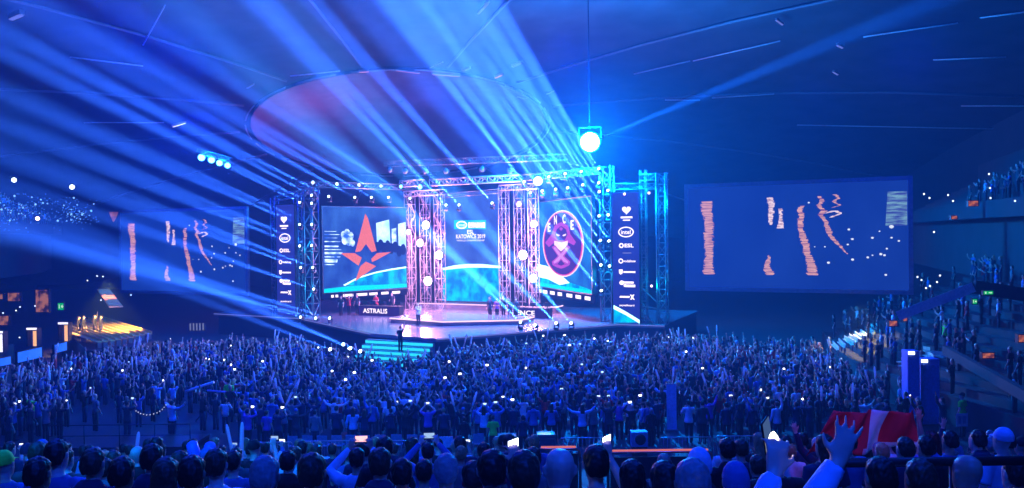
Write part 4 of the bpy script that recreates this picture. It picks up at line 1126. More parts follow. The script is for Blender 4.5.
# ------------------------------------------------------------------ the spectators nearest the camera, one by one
B, BR, FA, GR = 'black', 'brown', 'fair', 'grey'
NEAR = [  # x, y of the head, its width, hair, shirt, pose
    (4, 464, 19, ('cap', 'hi-vis green'), ('T-shirt', 'blue'), 0), (38, 474, 25, ('short', B), ('hoodie', 'black'), 0), (57, 455, 20, ('short', B), ('T-shirt', 'blue'), 0),
    (93, 464, 22, ('short', BR), ('hoodie', 'navy'), 0), (122, 474, 25, ('short', B), ('T-shirt', 'dark grey'), 0), (152, 459, 20, ('short', B), ('hoodie', 'navy'), 0),
    (166, 476, 24, ('long', BR), ('T-shirt', 'black'), 0), (192, 474, 26, ('short', B), ('hoodie', 'black'), 0), (216, 465, 21, ('short', BR), ('T-shirt', 'pale blue'), 0),
    (233, 462, 16, ('short', B), ('T-shirt', 'blue'), 0), (265, 477, 30, ('short', GR), ('T-shirt', 'blue'), 0), (288, 462, 17, ('short', B), ('hoodie', 'black'), 0),
    (312, 473, 29, ('short', BR), ('hoodie', 'navy'), 0), (357, 459, 15, ('short', B), ('long-sleeved top', 'pale blue'), 2), (380, 464, 21, ('short', BR), ('hoodie', 'navy'), 0),
    (402, 474, 22, ('short', B), ('T-shirt', 'black'), 0), (424, 472, 17, ('short', B), ('T-shirt', 'dark grey'), 0), (428, 452, 13, ('short', B), ('long-sleeved top', 'blue'), 2),
    (446, 471, 25, ('short', GR), ('T-shirt', 'pale blue'), 0), (461, 454, 12, ('short', FA), ('T-shirt', 'grey'), 0), (473, 477, 23, ('short', B), ('hoodie', 'black'), 0),
    (492, 471, 28, ('short', B), ('T-shirt', 'pale blue'), 3), (524, 474, 32, ('short', BR), ('hoodie', 'black'), 0), (560, 470, 32, ('bald', B), ('hoodie', 'blue'), 0),
    (596, 464, 26, ('short', B), ('T-shirt', 'grey'), 3), (664, 463, 15, ('bald', B), ('T-shirt', 'dark grey'), 0), (699, 466, 23, ('beanie', 'pale blue'), ('hoodie', 'black'), 0),
    (664, 482, 30, ('short', B), ('hoodie', 'black'), 0), (692, 484, 34, ('short', GR), ('T-shirt', 'pale blue'), 0), (735, 482, 26, ('beanie', 'blue'), ('hoodie', 'black'), 0),
    (757, 466, 16, ('short', BR), ('hoodie', 'black'), 0), (776, 457, 20, ('short', B), ('T-shirt', 'black'), 0), (727, 450, 15, ('short', B), ('hoodie', 'black'), 0),
    (741, 449, 14, ('short', BR), ('T-shirt', 'navy'), 0), (632, 478, 26, ('long', B), ('T-shirt', 'black'), 0), (905, 449, 16, ('short', BR), ('T-shirt', 'navy'), 0), (926, 447, 15, ('short', B), ('hoodie', 'black'), 0),
    (950, 441, 14, ('short', B), ('T-shirt', 'blue'), 4), (978, 440, 14, ('short', B), ('hoodie', 'navy'), 0), (1003, 440, 15, ('cap', 'pale blue'), ('T-shirt', 'pale blue'), 0),
    (968, 474, 30, ('bald', B), ('hoodie', 'pale blue'), 0), (1016, 474, 26, ('short', B), ('T-shirt', 'blue'), 0), (880, 478, 30, ('short', B), ('hoodie', 'black'), 0), (920, 480, 30, ('short', BR), ('hoodie', 'navy'), 0)]
PN = ['hands down', 'both arms raised', 'filming overhead', 'holding up a phone', 'left arm raised']
def near_label_(hair, shirt, pose, extra): return trim_label([(look(hair, shirt), False), (pose if pose != 'hands down' else '', False), (extra, False)])
near_sorted = sorted(range(len(NEAR)), key=lambda i: NEAR[i][0])
for rank, i in enumerate(near_sorted):
    x, y, w, hair, shirt, pi = NEAR[i]
    Y = .168 * FOC / w; pose = PN[pi]
    hp = P(x, y, Y); feet = near_z(Y); k = (hp.z - feet) / 1.64
    # step back or forward until the stand carries a figure of human height
    for _ in range(60):
        if k < .92: Y += .1 if y < 455 else -.08
        elif k > 1.1: Y += -.1 if y < 455 else .08
        else: break
        hp = P(x, y, Y); feet = near_z(Y); k = (hp.z - feet) / 1.64
    k = max(.86, min(1.12, k)); feet = hp.z - 1.64 * k if abs(hp.z - 1.64 * k - feet) < .12 else feet
    feet = near_z(Y)
    pos = Vector((hp.x, Y, feet)); f = toward(pos)
    lab = spectator_label(hair, shirt, pose, '%s from left along the nearest heads' % nth(rank + 1))
    person(pos, f, pose, shirt, hair, k, i % 3, i % 2, lab, 'spectators nearest the camera'); NPERS[0] += 1; TAKEN.append(pos)
    if pi == 2:
        c = (hand_pos(pos, f, k, pose, 1) + hand_pos(pos, f, k, pose, -1)) / 2 + Vector((0, .03, .0))
        phone(c, f, 'phone held overhead by the %s spectator among the nearest heads, screen glowing %s' % (nth(rank + 1), 'pink' if x < 400 else 'white'), 'phones held up in the near stand', 1.0, shade=2 if x < 400 else 4)
    if pi == 3:
        phone(hand_pos(pos, f, k, pose, 1, .09) + Vector((0, .045, .02)), f + .9, 'bright phone raised in the right hand of the %s spectator among the nearest heads' % nth(rank + 1), 'phones held up in the near stand', .8, shade=3)
# an arm close to the lens: a spectator below the frame with both arms up, one hand open, one with a lit phone
POSE['both hands raised'] = dict(r=((.08, .18, 1.61), (.25, .22, 1.83), (.35, .05, 1), (0, 1, 0), .08), l=((-.07, .20, 1.58), (.06, .30, 1.77), (.2, .1, 1), (0, 1, 0), .7))
pos = Vector((.80, 2.35, near_z(2.35))); kk = .94
person(pos, 0, 'both hands raised', ('hoodie', 'pale blue'), ('short', BR), kk, 0, 0, 'spectator in pale blue sleeves very close at the lower right, both hands raised', 'spectators nearest the camera'); NPERS[0] += 1; TAKEN.append(pos)
h = hand_pos(pos, 0, kk, 'both hands raised', -1, .10)
PH_NEAR = phone(h + Vector((-.02, .05, .02)), .9, 'phone with a dazzling torch in the raised hand close at the lower right', 'phones held up in the near stand', .8, PI / 2 - .35)
bm = bmesh.new(); lathe(bm, [(.001, -.012), (.034, -.010), (.042, 0), (.034, .010), (.001, .012)], 12, Matrix.Translation((.045, -.02, .0)) @ Matrix.Rotation(PI / 2, 4, 'X') @ Matrix.Diagonal((1.5, 1, 1, 1)))
link('torch', finish(bm, 'torch', glow('phone_torch', (1, .97, .95), 9)), PH_NEAR)
own([c for c in PH_NEAR.children if c.name.startswith('display')][0], glow('dim_display', (.1, .2, .5), .5))

# ------------------------------------------------------------------ the rest of the near stand, row by row
SHIRTS = ['black'] * 7 + ['navy'] * 6 + ['dark grey'] * 4 + ['grey'] * 2 + ['blue'] * 4 + ['pale blue'] * 2 + ['white'] * 2 + ['red'] + ['violet']
KINDS_ = ['T-shirt', 'T-shirt', 'hoodie', 'long-sleeved top']
HAIRS = [('short', B)] * 5 + [('short', BR)] * 5 + [('short', FA)] * 2 + [('short', GR)] + [('long', BR)] * 2 + [('long', B)] + [('long', FA)] + [('bald', B)] + [('cap', 'black')] * 2 + [('cap', 'blue')] + [('beanie', 'navy')] + [('bun', BR)]
STANDP = ['hands down'] * 12 + ['clapping'] * 2 + ['arms folded'] * 2 + ['holding up a phone']
FLOORP = ['hands down'] * 5 + ['both arms raised'] * 2 + ['filming overhead'] * 2 + ['right arm raised'] * 2 + ['left arm raised'] * 2 + ['clapping'] * 2 + ['arms spread']
def pick(R): return R.choice(HAIRS), (R.choice(KINDS_), R.choice(SHIRTS))
R = random.Random(21)
rows = {}
for r in range(10, 23):
    y0 = .85 * r
    xr = .62 * y0 + .6; x = -xr + R.uniform(0, .5); rows[r] = []
    while x < xr:
        pos = Vector((x, y0 + R.uniform(-.1, .1), near_z(y0)))
        free = all((pos - t).length > .62 or abs(pos.x - t.x) > .5 for t in TAKEN)
        gapl = (-.40 < x / y0 + R.uniform(-.05, .05) < -.14 and r > 15)    # a thinner patch on the left
        q = pos + Vector((0, 0, 1.6)); pxx = 512 + 800 * q.x / q.y
        if (594 < pxx < 722 or 533 < pxx < 586) and q.y < 20: free = False        # the railing shows here
        if free and R.random() < (.30 if gapl else .62): rows[r].append(pos); TAKEN.append(pos)
        x += R.uniform(.6, .95)
for r, ps in rows.items():
    for j, pos in enumerate(ps):
        hair, shirt = pick(R); pose = R.choice(STANDP); k = R.uniform(.93, 1.05); f = toward(pos, R.uniform(-.2, .2))
        lab = spectator_label(hair, shirt, pose, '%s from left in %s stand row above rail' % (nth(j + 1), nth(23 - r)))
        person(pos, f, pose, shirt, hair, k, R.randrange(3), R.randrange(2), lab, 'spectators in the near stand'); NPERS[0] += 1
        if pose == 'holding up a phone':
            c = hand_pos(pos, f, k, pose, 1, .09) + Vector((0, .045, .02))
            phone(c, f, 'lit phone of the %s spectator in the %s stand row above rail' % (nth(j + 1), nth(23 - r)), 'phones held up in the near stand', .8, shade=R.choice((4, 4, 0)))

# ------------------------------------------------------------------ the floor crowd
def inside(p):
    u = p.x * UD.x + p.y * UD.y; v = p.dot(VD)
    def lerp_path(path, y):
        for a, b in zip(path, path[1:]):
            if a[1] <= y <= b[1]: return a[0] + (b[0] - a[0]) * (y - a[1]) / (b[1] - a[1])
        return path[-1][0] if y > path[-1][1] else path[0][0]
    if not lerp_path([(-30, 8), (-32.5, 30), (-33.5, 45), (-33.4, 52), (-31.5, 58), (-28, 62), (-24, 66)], p.y) + .6 < p.x < lerp_path(RP, p.y) - .6: return False
    q = RCAM.transposed() @ (p + Vector((0, 0, 1.85)) - EYE); qx, qy = 512 + FOC * q.x / -q.z, 244 - FOC * q.y / -q.z
    lim = ((-400, 380), (0, 364), (40, 357), (72, 350), (110, 345), (152, 338), (240, 335), (300, 337), (345, 347), (385, 354), (430, 352), (452, 344), (560, 334), (660, 331), (760, 336), (790, 0))
    for (x0, y0), (x1, y1) in zip(lim, lim[1:]):
        if x0 <= qx <= x1 and qy < y0 + (y1 - y0) * (qx - x0) / (x1 - x0): return False
    ed = [(-60, 55.4), (-47, 54.6), (-34.6, 46.9), (-31, 44.3), (-28, 45.6), (-18.6, 58.6), (-11, 59), (10, 59)]
    for (u0, v0), (u1, v1) in zip(ed, ed[1:]):
        if u0 <= u <= u1: return v < v0 + (v1 - v0) * (u - u0) / (u1 - u0) - .4
    return False
cand = []
row = 0; y = 34.2
BLOCK = []                            # filled by the equipment on the floor: (x, y, radius)
BLOCK += [(19.4, 34.6, 1.0), (18.6, 37, .95), (19.5, 37.2, .95), (18.6, 35.6, .9)]
BLOCK += [(-19.6 + .8 * k_, 34.6, 1.25) for k_ in range(9)] + [(P(205, 384, 40).x, 40, .9), (P(671, 420, 36.5).x, 36.5, .8), (P(671, 420, 36.5).x + .3, 35.5, .7)]
while y < 78:
    x = -36 + R.uniform(0, .8)
    while x < 26:
        p = Vector((x + R.uniform(-.18, .18), y + R.uniform(-.22, .22), 0))
        a = p.x / p.y
        thin = (-.56 < a < -.37 and p.y < 43)           # the dark platform area on the left
        if inside(p) and abs(a) < .72 and R.random() < (.28 if thin else .86) and all((p.x - bx) ** 2 + (p.y - by) ** 2 > br * br for bx, by, br in BLOCK):
            cand.append((row, p))
        x += R.uniform(.68, .9)
    y += .86; row += 1
cand_vis = [c for c in cand if abs(c[1].x / c[1].y) < .64]
cand_vis.sort(key=lambda c: (c[0], c[1].x))
NIND = 300 - NPERS[0] - 12            # a few are kept for stewards and crew
CHOSEN = cand_vis[:NIND]; FARC = cand_vis[NIND:] + [c for c in cand if abs(c[1].x / c[1].y) >= .64]
rowcount = {}
for r, pos in CHOSEN:
    rowcount[r] = rowcount.get(r, 0) + 1; j = rowcount[r]
    hair, shirt = pick(R); pose = R.choice(FLOORP); k = R.uniform(.93, 1.06); f = toward(pos, R.uniform(-.25, .25))
    where = '%s from left in %s floor row' % (nth(j), nth(r + 1))
    lab = spectator_label(hair, shirt, pose, where)
    person(pos, f, pose, shirt, hair, k, R.randrange(3), R.randrange(2), lab, 'spectators on the floor'); NPERS[0] += 1
    who = '%s spectator in the %s floor row' % (nth(j), nth(r + 1))
    if pose == 'filming overhead':
        c = (hand_pos(pos, f, k, pose, 1) + hand_pos(pos, f, k, pose, -1)) / 2 + Vector((0, .03, 0))
        phone(c, f, 'small lit phone held overhead by the ' + who, 'phones held up on the floor', 1.1, shade=R.choice((0, 3, 1)))
    elif pose == 'right arm raised' and R.random() < .6:
        phone(hand_pos(pos, f, k, pose, 1, .09) + Vector((0, .045, .02)), f, 'small lit phone in the right hand of the ' + who, 'phones held up on the floor', 1.0, shade=R.choice((0, 1)))
    elif pose == 'both arms raised' and R.random() < .55:
        for s in (1, -1):
            h = hand_pos(pos, f, k, pose, s, .07); d = Matrix.Rotation(f, 3, 'Z') @ Vector((s * -.25 if R.random() < .4 else s * .3, .25, 1))
            stick(h - d.normalized() * .12 + Vector((0, .03, 0)), d, '%s pale inflatable stick of the %s' % ('right' if s > 0 else 'left', who), 'inflatable sticks on the floor')

# everyone farther off, as one mass
def low_person(pose, hairstyle):
    """light version: lists of vertices, faces and material slots (0 skin, 1 top, 2 trousers, 3 hair)"""
    bm = bmesh.new(); p = POSE[pose]
    vstack(bm, ((.86, 0, .17, .13), (1.05, 0, .155, .115), (1.30, .008, .178, .125), (1.41, 0, .15, .10), (1.47, -.008, .07, .065)), 8, 1)
    vstack(bm, ((1.44, 0, .052, .055), (1.53, .02, .05, .055), (1.58, .02, .066, .08), (1.64, .01, .076, .096), (1.71, 0, .066, .08), (1.75, 0, .02, .025)), 8, 0)
    if hairstyle == 'long': vstack(bm, ((1.38, -.08, .085, .035), (1.55, -.055, .09, .06), (1.67, -.02, .09, .095), (1.74, -.012, .06, .07), (1.77, -.012, .02, .02)), 8, 3)
    elif hairstyle == 'short': vstack(bm, ((1.59, -.05, .07, .055), (1.66, -.03, .085, .083), (1.72, -.01, .077, .09), (1.765, -.01, .025, .03)), 8, 3)
    for s in (1, -1): limb(bm, ((s * .09, 0, .92), (s * .1, 0, .5), (s * .1, -.01, .06)), (.095, .07, .055), 6, 2)
    for side, key in ((1, 'r'), (-1, 'l')):
        a = p[key]; s, e, w = arm_pts(a, side); h = w + Vector(a[2]).normalized() * .09; t = h + Vector(a[2]).normalized() * .08
        limb(bm, (s - Vector((.05 * side, 0, 0)), s, lerp(s, e, .75)), (.066, .074, .062), 6, 1)
        limb(bm, (lerp(s, e, .6), e, w), (.046, .042, .028), 6, 0)
        limb(bm, (w, w + (h - w) * .5, h, t), (.026, .04, .038, .012), 5, 0)
    bmesh.ops.recalc_face_normals(bm, faces=bm.faces)
    bm.verts.index_update()
    out = ([v.co.copy() for v in bm.verts], [[v.index for v in f.verts] for f in bm.faces], [f.material_index for f in bm.faces]); bm.free(); return out
LOW = {}
def low(pose, hs):
    if (pose, hs) not in LOW: LOW[(pose, hs)] = low_person(pose, hs)
    return LOW[(pose, hs)]
TOPS = ['black', 'navy', 'dark grey', 'grey', 'blue', 'pale blue', 'white', 'red']
CM = [SKIN[0], SKIN[1]] + [CLOTH[t] for t in TOPS] + TROU + [HAIRC[k] for k in (B, BR, FA)]
class Mass:
    def __init__(self): self.v, self.f, self.m = [], [], []
    def add(self, pos, face, k, pose, hs, R):
        V, F, MI = low(pose, hs); b = len(self.v)
        M = Matrix.Translation(pos) @ Matrix.Rotation(face, 4, 'Z') @ Matrix.Diagonal((k, k, k, 1))
        self.v += [tuple(M @ c) for c in V]; self.f += [[i + b for i in f] for f in F]
        t = R.choice(SHIRTS); t = TOPS.index(t) if t in TOPS else 0
        mp = (R.randrange(2), 2 + t, 10 + R.randrange(2), 12 + R.randrange(3)); self.m += [mp[i] for i in MI]
    def build(self, name, label, cat):
        me = bpy.data.meshes.new(name); me.from_pydata(self.v, [], self.f); me.polygons.foreach_set('material_index', self.m)
        for m in CM: me.materials.append(m)
        me.shade_smooth(); return setp(link(name, me), label, cat, kind='stuff')
MS = Mass()
far_ph = []; far_st = []
R = random.Random(5)
for r, pos in FARC:
    pose = R.choice(FLOORP); k = R.uniform(.93, 1.07); f = toward(pos, R.uniform(-.25, .25))
    MS.add(pos, f, k, pose, R.choice(('short', 'short', 'short', 'long', 'bald')), R)
    if abs(pos.x / pos.y) < .63:
        if pose == 'filming overhead': far_ph.append((pos, f, k, pose))
        elif pose == 'both arms raised': far_st.append((pos, f, k, pose))
# spectators in the side stands
R = random.Random(6)
def fill_stand(path, side, o0, z0, n, run, rise, dens, ymin):
    for a, b in zip(path, path[1:]):
        A, Bv = Vector((a[0], a[1], 0)), Vector((b[0], b[1], 0)); d = (Bv - A); L = d.length; d /= L; nr = Vector((d.y, -d.x, 0)) * side
        for r in range(n):
            t = R.uniform(0, .5)
            while t < L:
                p = A + d * t + nr * (o0 + run * (r + .5)) + Vector((0, 0, z0 + rise * (r + 1)))
                if p.y > ymin and abs(p.x / p.y) < .72 and R.random() < dens: MS.add(p - Vector((0, 0, .0)), toward(p), R.uniform(.9, 1.02), R.choice(STANDP), R.choice(('short', 'short', 'long')), R)
                t += R.uniform(.55, .9)
fill_stand(LP, -1, .12, .9, 13, .8, .36, .16, 40)
fill_stand(RP[1:], 1, .12, .9, 13, .8, .36, .22, 31)
fill_stand([(-34, 50), (-36, 70), (-42, 92)], -1, 9.6, 10.2, 9, .85, .42, .55, 55)
fill_stand(RP[1:], 1, 9.6, 10.2, 9, .85, .42, .4, 36)
MS.build('crowd', 'dense mass of standing spectators filling the floor up to the stage and side stands', 'crowd')
R = random.Random(9)
R.shuffle(far_ph); far_ph = sorted(far_ph[:64], key=lambda t: t[0].x / t[0].y)
for i, (pos, f, k, pose) in enumerate(far_ph):
    c = (hand_pos(pos, f, k, pose, 1) + hand_pos(pos, f, k, pose, -1)) / 2 + Vector((0, .03, .02))
    phone(c, f, 'tiny lit phone over the distant floor crowd, %s from left of those phones' % nth(i + 1), 'phones over the distant crowd', 1.25, shade=R.choice((3, 3, 1)))
R.shuffle(far_st); far_st = sorted(far_st[:44], key=lambda t: t[0].x / t[0].y)
for i, (pos, f, k, pose) in enumerate(far_st):
    for s in (1, -1):
        h = hand_pos(pos, f, k, pose, s, .07); d = Matrix.Rotation(f, 3, 'Z') @ Vector((s * .25, .2, 1))
        stick(h - d.normalized() * .1 + Vector((0, .03, 0)), d, '%s inflatable stick of the %s pair from left over the distant crowd' % ('right' if s > 0 else 'left', nth(i + 1)), 'inflatable sticks over the distant crowd')
# ------------------------------------------------------------------ things on the floor and in the stands
def floor_px(x, y): return PZ(x, y, 0)
# stewards and crew
def crew(x, y, Y, pose, shirt, hair, label, z=0.0, k=1.0, turn=0.0, group='stewards and crew'):
    """y = head in the photo; only used to choose a height within human range"""
    p = P(x, y, Y); k = max(.9, min(1.1, (p.z - z) / 1.64)); pos = Vector((p.x, Y, z)); NPERS[0] += 1
    return person(pos, toward(pos, turn), pose, shirt, hair, k, 0, 1, label, group)
HV = ('vest', 'hi-vis green')
crew(31, 397, 37.2, 'arms spread', HV, ('short', B), 'steward in bright green vest low in the dark area at far left')
crew(229, 381, 40.6, 'hands down', HV, ('short', B), 'steward in bright green vest by the camera crane on the left')
crew(493, 422, 33.1, 'hands down', HV, ('short', BR), 'steward in bright green vest by the chairs at the centre of the floor')
crew(962, 386, 34.8, 'hands down', HV, ('cap', 'black'), 'steward in bright green vest on the right holding a pale sign')
crew(464, 424, 32.9, 'hands down', ('hoodie', 'black'), ('short', B), 'broad dark person standing in front of the chair row at the centre')
crew(523, 418, 32.8, 'hands down', ('hoodie', 'navy'), ('short', B), 'dark person between the two flight cases, back to the camera')
crew(582, 407, 34.0, 'arms spread', ('long-sleeved top', 'pale blue'), ('long', BR), 'long brown-haired person in loose pale top right of the flight cases')
crew(155, 383, 41.4, 'hands down', ('T-shirt', 'pale blue'), ('short', B), 'person in pale blue T-shirt alone in the dark area left of the crane')
crew(48, 386, 39, 'hands down', ('T-shirt', 'blue'), ('short', BR), 'person in blue T-shirt standing behind the far-left steward')
crew(651, 411, 34.0, 'hands down', ('hoodie', 'black'), ('bald', B), 'bald person in black hoodie beside the square speaker cabinet')
zs = lambda y: 3.0
crew(945, 321, 44.5, 'hands down', HV, ('short', B), 'steward in green vest up in the dark right stand', z=P(945, 321, 44.5).z - 1.64)
# roll-up banner
a = P(668, 433, 36.5)
e = empty('roll_up_banner', Vector((a.x, 36.5, 0)), 'tall narrow pale blue roll-up banner standing in the floor crowd', 'banner')
bm = bmesh.new(); box(bm, (-.05, -.01, .08), (.40, .01, 2.15)); link('panel', finish(bm, 'panel', mat('banner_fabric', (.42, .6, .9), .6)), e)
bm = bmesh.new(); box(bm, (-.08, -.09, 0), (.43, .09, .08), bevel=.01); link('base', finish(bm, 'base', M_STEEL), e)
bm = bmesh.new(); tube(bm, [(.175, .04, .05), (.175, .04, 2.15)], .012, 6); link('pole', finish(bm, 'pole', M_STEEL), e)
bm = bmesh.new(); box(bm, (-.06, -.015, 2.14), (.41, .015, 2.17)); link('top_rail', finish(bm, 'top_rail', M_STEEL), e)
# chairs
M_SEAT = mat('chair_shell', (.22, .30, .42), .5)
def proto_chair():
    e = empty('plastic_chair', Vector((0, 0, 0)), 'x', 'chair')
    bm = bmesh.new(); box(bm, (-.22, -.22, .43), (.22, .22, .46), bevel=.012); link('seat', finish(bm, 'seat', M_SEAT), e)
    bm = bmesh.new(); box(bm, (-.22, -.255, .52), (.22, -.225, .90), bevel=.012); link('backrest', finish(bm, 'backrest', M_SEAT), e)
    for sx in (1, -1):
        for sy in (1, -1):
            bm = bmesh.new(); tube(bm, [(sx * .2, sy * .2, .44), (sx * .23, sy * .23, 0)], .014, 6)
            if sy < 0: tube(bm, [(sx * .2, -.2, .44), (sx * .2, -.24, .85)], .014, 6)
            link('leg', finish(bm, 'leg', M_STEEL), e)
    return e
CH = proto_chair(); kids_of(CH)
xs = [324, 338, 352, 366, 381, 397, 413, 478, 309, 295]
order = sorted(xs)
for i, x in enumerate(xs):
    o = CH if i == 0 else copy_tree(CH)
    p = P(x, 434, 33.0); o.location = (p.x, 33.0 + .03 * (i % 3), 0); o.rotation_euler = (0, 0, toward(p) + .04 * ((i * 5) % 3 - 1))
    setp(o, 'empty blue-grey chair in the row behind the near stand, %s from the left' % nth(order.index(x) + 1), 'chair', 'chairs in a row on the floor')
# flight cases, speaker cabinet, sign, table
def case(x, Y, w, h, d, label):
    p = P(x, 440, Y); e = empty('flight_case', Vector((p.x, Y, 0)), label, 'case')
    bm = bmesh.new(); box(bm, (-w / 2, -d / 2, .12), (w / 2, d / 2, h), bevel=.01); link('body', finish(bm, 'body', mat('case_laminate', (.05, .07, .12), .4)), e)
    bm = bmesh.new()
    for sx in (1, -1):
        for sy in (1, -1): box(bm, (sx * w / 2 - .018, sy * d / 2 - .018, .11), (sx * w / 2 + .018, sy * d / 2 + .018, h + .012))
    for zz in (.12, h - .16, h):
        for sy in (1, -1): box(bm, (-w / 2, sy * d / 2 - .012, zz - .015), (w / 2, sy * d / 2 + .012, zz + .015))
    link('edging', finish(bm, 'edging', FR), e)
    for sx in (1, -1):
        for sy in (1, -1):
            bm = bmesh.new(); lathe(bm, [(.055, -.02), (.06, 0), (.055, .02)], 10, Matrix.Translation((sx * (w / 2 - .1), sy * (d / 2 - .1), .06)) @ Matrix.Rotation(PI / 2, 4, 'Y')); link('caster', finish(bm, 'caster', M_BLACK), e)
    return e
case(507, 32.2, .75, .98, .55, 'dark flight case with metal edges left of the dark standing person')
case(546, 32.3, .72, 1.0, .55, 'dark flight case with metal edges right of the dark standing person')
case(452, 31.6, .62, .9, .5, 'small flight case under the pale sheet near the centre')
p = P(447.5, 437, 31.9)
e = empty('notice_board', Vector((p.x, 31.25, 0)), 'pale blue notice board on a stand left of the green-vested steward at centre', 'board')
bm = bmesh.new(); box(bm, (-.27, -.015, .75), (.27, .015, 1.18), bevel=.006); link('sheet', finish(bm, 'sheet', mat('sheet_paper', (.5, .62, .85), .6)), e)
bm = bmesh.new()
for sx in (.22, -.22): tube(bm, [(sx, .02, 1.1), (sx * 1.15, .1, 0)], .012, 6)
link('stand', finish(bm, 'stand', M_STEEL), e)
p = P(639, 438, 32.4)
e = empty('speaker_cabinet', Vector((p.x, 32.4, 0)), 'square pale-fronted speaker cabinet with a round cone on the floor', 'speaker')
bm = bmesh.new(); box(bm, (-.33, -.2, .42), (.33, .25, 1.02), bevel=.015); link('cabinet', finish(bm, 'cabinet', mat('cabinet_paint', (.22, .32, .5), .5)), e)
bm = bmesh.new(); lathe(bm, [(.02, .02), (.1, .05), (.2, .01), (.22, 0), (.22, -.02)], 20, Matrix.Translation((.03, -.21, .72)) @ Matrix.Rotation(PI / 2, 4, 'X')); link('cone', finish(bm, 'cone', M_BLACK), e)
bm = bmesh.new(); box(bm, (-.3, -.16, .04), (.3, .2, .42)); link('plinth', finish(bm, 'plinth', M_BLACK), e)
def barrier(x0, x1, Y, label):
    a, b = P(x0, 440, Y), P(x1, 440, Y); w = b.x - a.x
    e = empty('crowd_barrier', Vector((a.x, Y, 0)), label, 'barrier', 'crowd barriers on the floor')
    bm = bmesh.new(); tube(bm, [(0, 0, .12), (0, 0, 1.05), (.05, 0, 1.1), (w - .05, 0, 1.1), (w, 0, 1.05), (w, 0, .12)], .022, 6); tube(bm, [(0, 0, .15), (w, 0, .15)], .018, 6); link('frame', finish(bm, 'frame', M_STEEL), e)
    bm = bmesh.new(); n = max(3, int(w / .14))
    for k in range(1, n): tube(bm, [(w * k / n, 0, .15), (w * k / n, 0, 1.1)], .008, 4)
    link('infill_bars', finish(bm, 'infill_bars', M_STEEL), e)
    for sx in (.15, w - .15):
        bm = bmesh.new(); tube(bm, [(sx, -.3, .02), (sx, 0, .14), (sx, .3, .02)], .018, 5); link('foot', finish(bm, 'foot', M_STEEL), e)
for i, (x0, x1) in enumerate(((240, 292), (298, 350), (356, 408), (560, 612), (660, 712), (716, 768))):
    barrier(x0, x1, 31.0 + .1 * (i % 2), 'steel crowd barrier at the near edge of the floor crowd, %s from the left' % nth(i + 1))
# big pale inflatable sticks near the camera
ST = [((135.4, 460), (138.7, 431.6), 14, 'long pale upright stick left of the crane base'), ((35.7, 461), (36.6, 443), 13, 'short pale stick at far left above the dark heads'), ((233, 455), (226.5, 424), 15, 'left one of two long pale sticks right of the blue pair'),
      ((241, 467), (242.2, 422), 12, 'right one of two long pale sticks, the longest'), ((197.5, 464), (191, 441), 13, 'left one of the broad blue pair below a dark raised figure'), ((203, 465), (212, 442), 13, 'right one of the broad blue pair below a dark raised figure'),
      ((271.5, 452), (272, 437), 14, 'short bright stick leaning right of the long pale pair'), ((277, 461), (281, 451), 12, 'small bright stick low between two dark heads'), ((284, 405), (279, 391), 36, 'left arm of a pale V of sticks right of a blue shirt'), ((286, 405), (292, 392), 36, 'right arm of a pale V of sticks right of a blue shirt'),
      ((40, 464), (50, 441), 16, 'leaning pale stick beside the short one at far left')]
for i, (a, b, Y, l) in enumerate(ST):
    p, q = P(*a, Y), P(*b, Y); d = q - p; wide = 1.9 if 'broad' in l else (.62 if Y < 20 else 1.0)
    stick(p, d, l.replace('stick', 'inflatable stick', 1) if 'stick' in l else l.replace('pair', 'inflatable stick pair'), 'large inflatable sticks', d.length / .64, wide, thin_sheet('inflated_blue', (.2, .4, .95), .3, .5) if 'broad' in l else None)
# tablet
p = P(388, 445, 17); ph = phone(p, 0, 'bright blue tablet screen held up near the chair row left of centre', 'phones held up in the near stand', 1.0, PI / 2, 1); ph.scale = (1.55, 1, 1.9)
# camera crane
c0 = P(205, 384, 40); 
e = empty('camera_crane', Vector((c0.x, 40, 0)), 'white camera crane with long level arm on the left of the floor crowd', 'camera crane')
def crane(name, pts, r, m, parent=e):
    bm = bmesh.new(); tube(bm, [e.matrix_world.inverted() @ p for p in pts], r, 6); return link(name, finish(bm, name, m), parent)
bm = bmesh.new(); tube(bm, [(0, 0, 0), (0, 0, 1.35)], .07, 8)
for k in range(3): tube(bm, [(0, 0, .5), (.6 * math.cos(k * 2.1), .6 * math.sin(k * 2.1), .02)], .03, 5)
link('tripod', finish(bm, 'tripod', M_BLACK), e)
WPAINT = mat('crane_paint', (.75, .85, .95), .35)
crane('arm', [P(186, 391.5, 40), P(196, 388, 40), P(214, 382, 40)], .075, WPAINT)
crane('boom', [P(207, 390.5, 39.5), P(250, 394, 39.5)], .05, mat('crane_paint_violet', (.5, .5, .85), .4))
bm = bmesh.new(); q = e.matrix_world.inverted() @ P(252, 395, 39.5); box(bm, (q.x - .15, q.y - .2, q.z - .2), (q.x + .25, q.y + .2, q.z + .12), bevel=.02); link('camera_head', finish(bm, 'camera_head', M_BLACK), e)
# low ring of lamps round the dark platform
bm = bmesh.new(); pts = [P(x, y, 36) for x, y in ((136, 411), (141, 414), (148, 415.3), (156, 413.5), (162, 410), (166, 405))]
tube(bm, pts, .018, 5); e = link('light_chain', finish(bm, 'light_chain', M_BLACK)); setp(e, 'thin drooping chain of tiny pale lamps before the dark platform on the left', 'lamp chain')
for i, t in enumerate([k / 11 for k in range(12)]):
    s = t * (len(pts) - 1); j = min(int(s), len(pts) - 2); p = pts[j].lerp(pts[j + 1], s - j)
    bm = bmesh.new(); lathe(bm, [(.01, -.02), (.03, 0), (.01, .03)], 6, Matrix.Translation(p)); link('lamp', finish(bm, 'lamp', glow('chain_lamp', (.6, .7, 1), 1.2)), e)
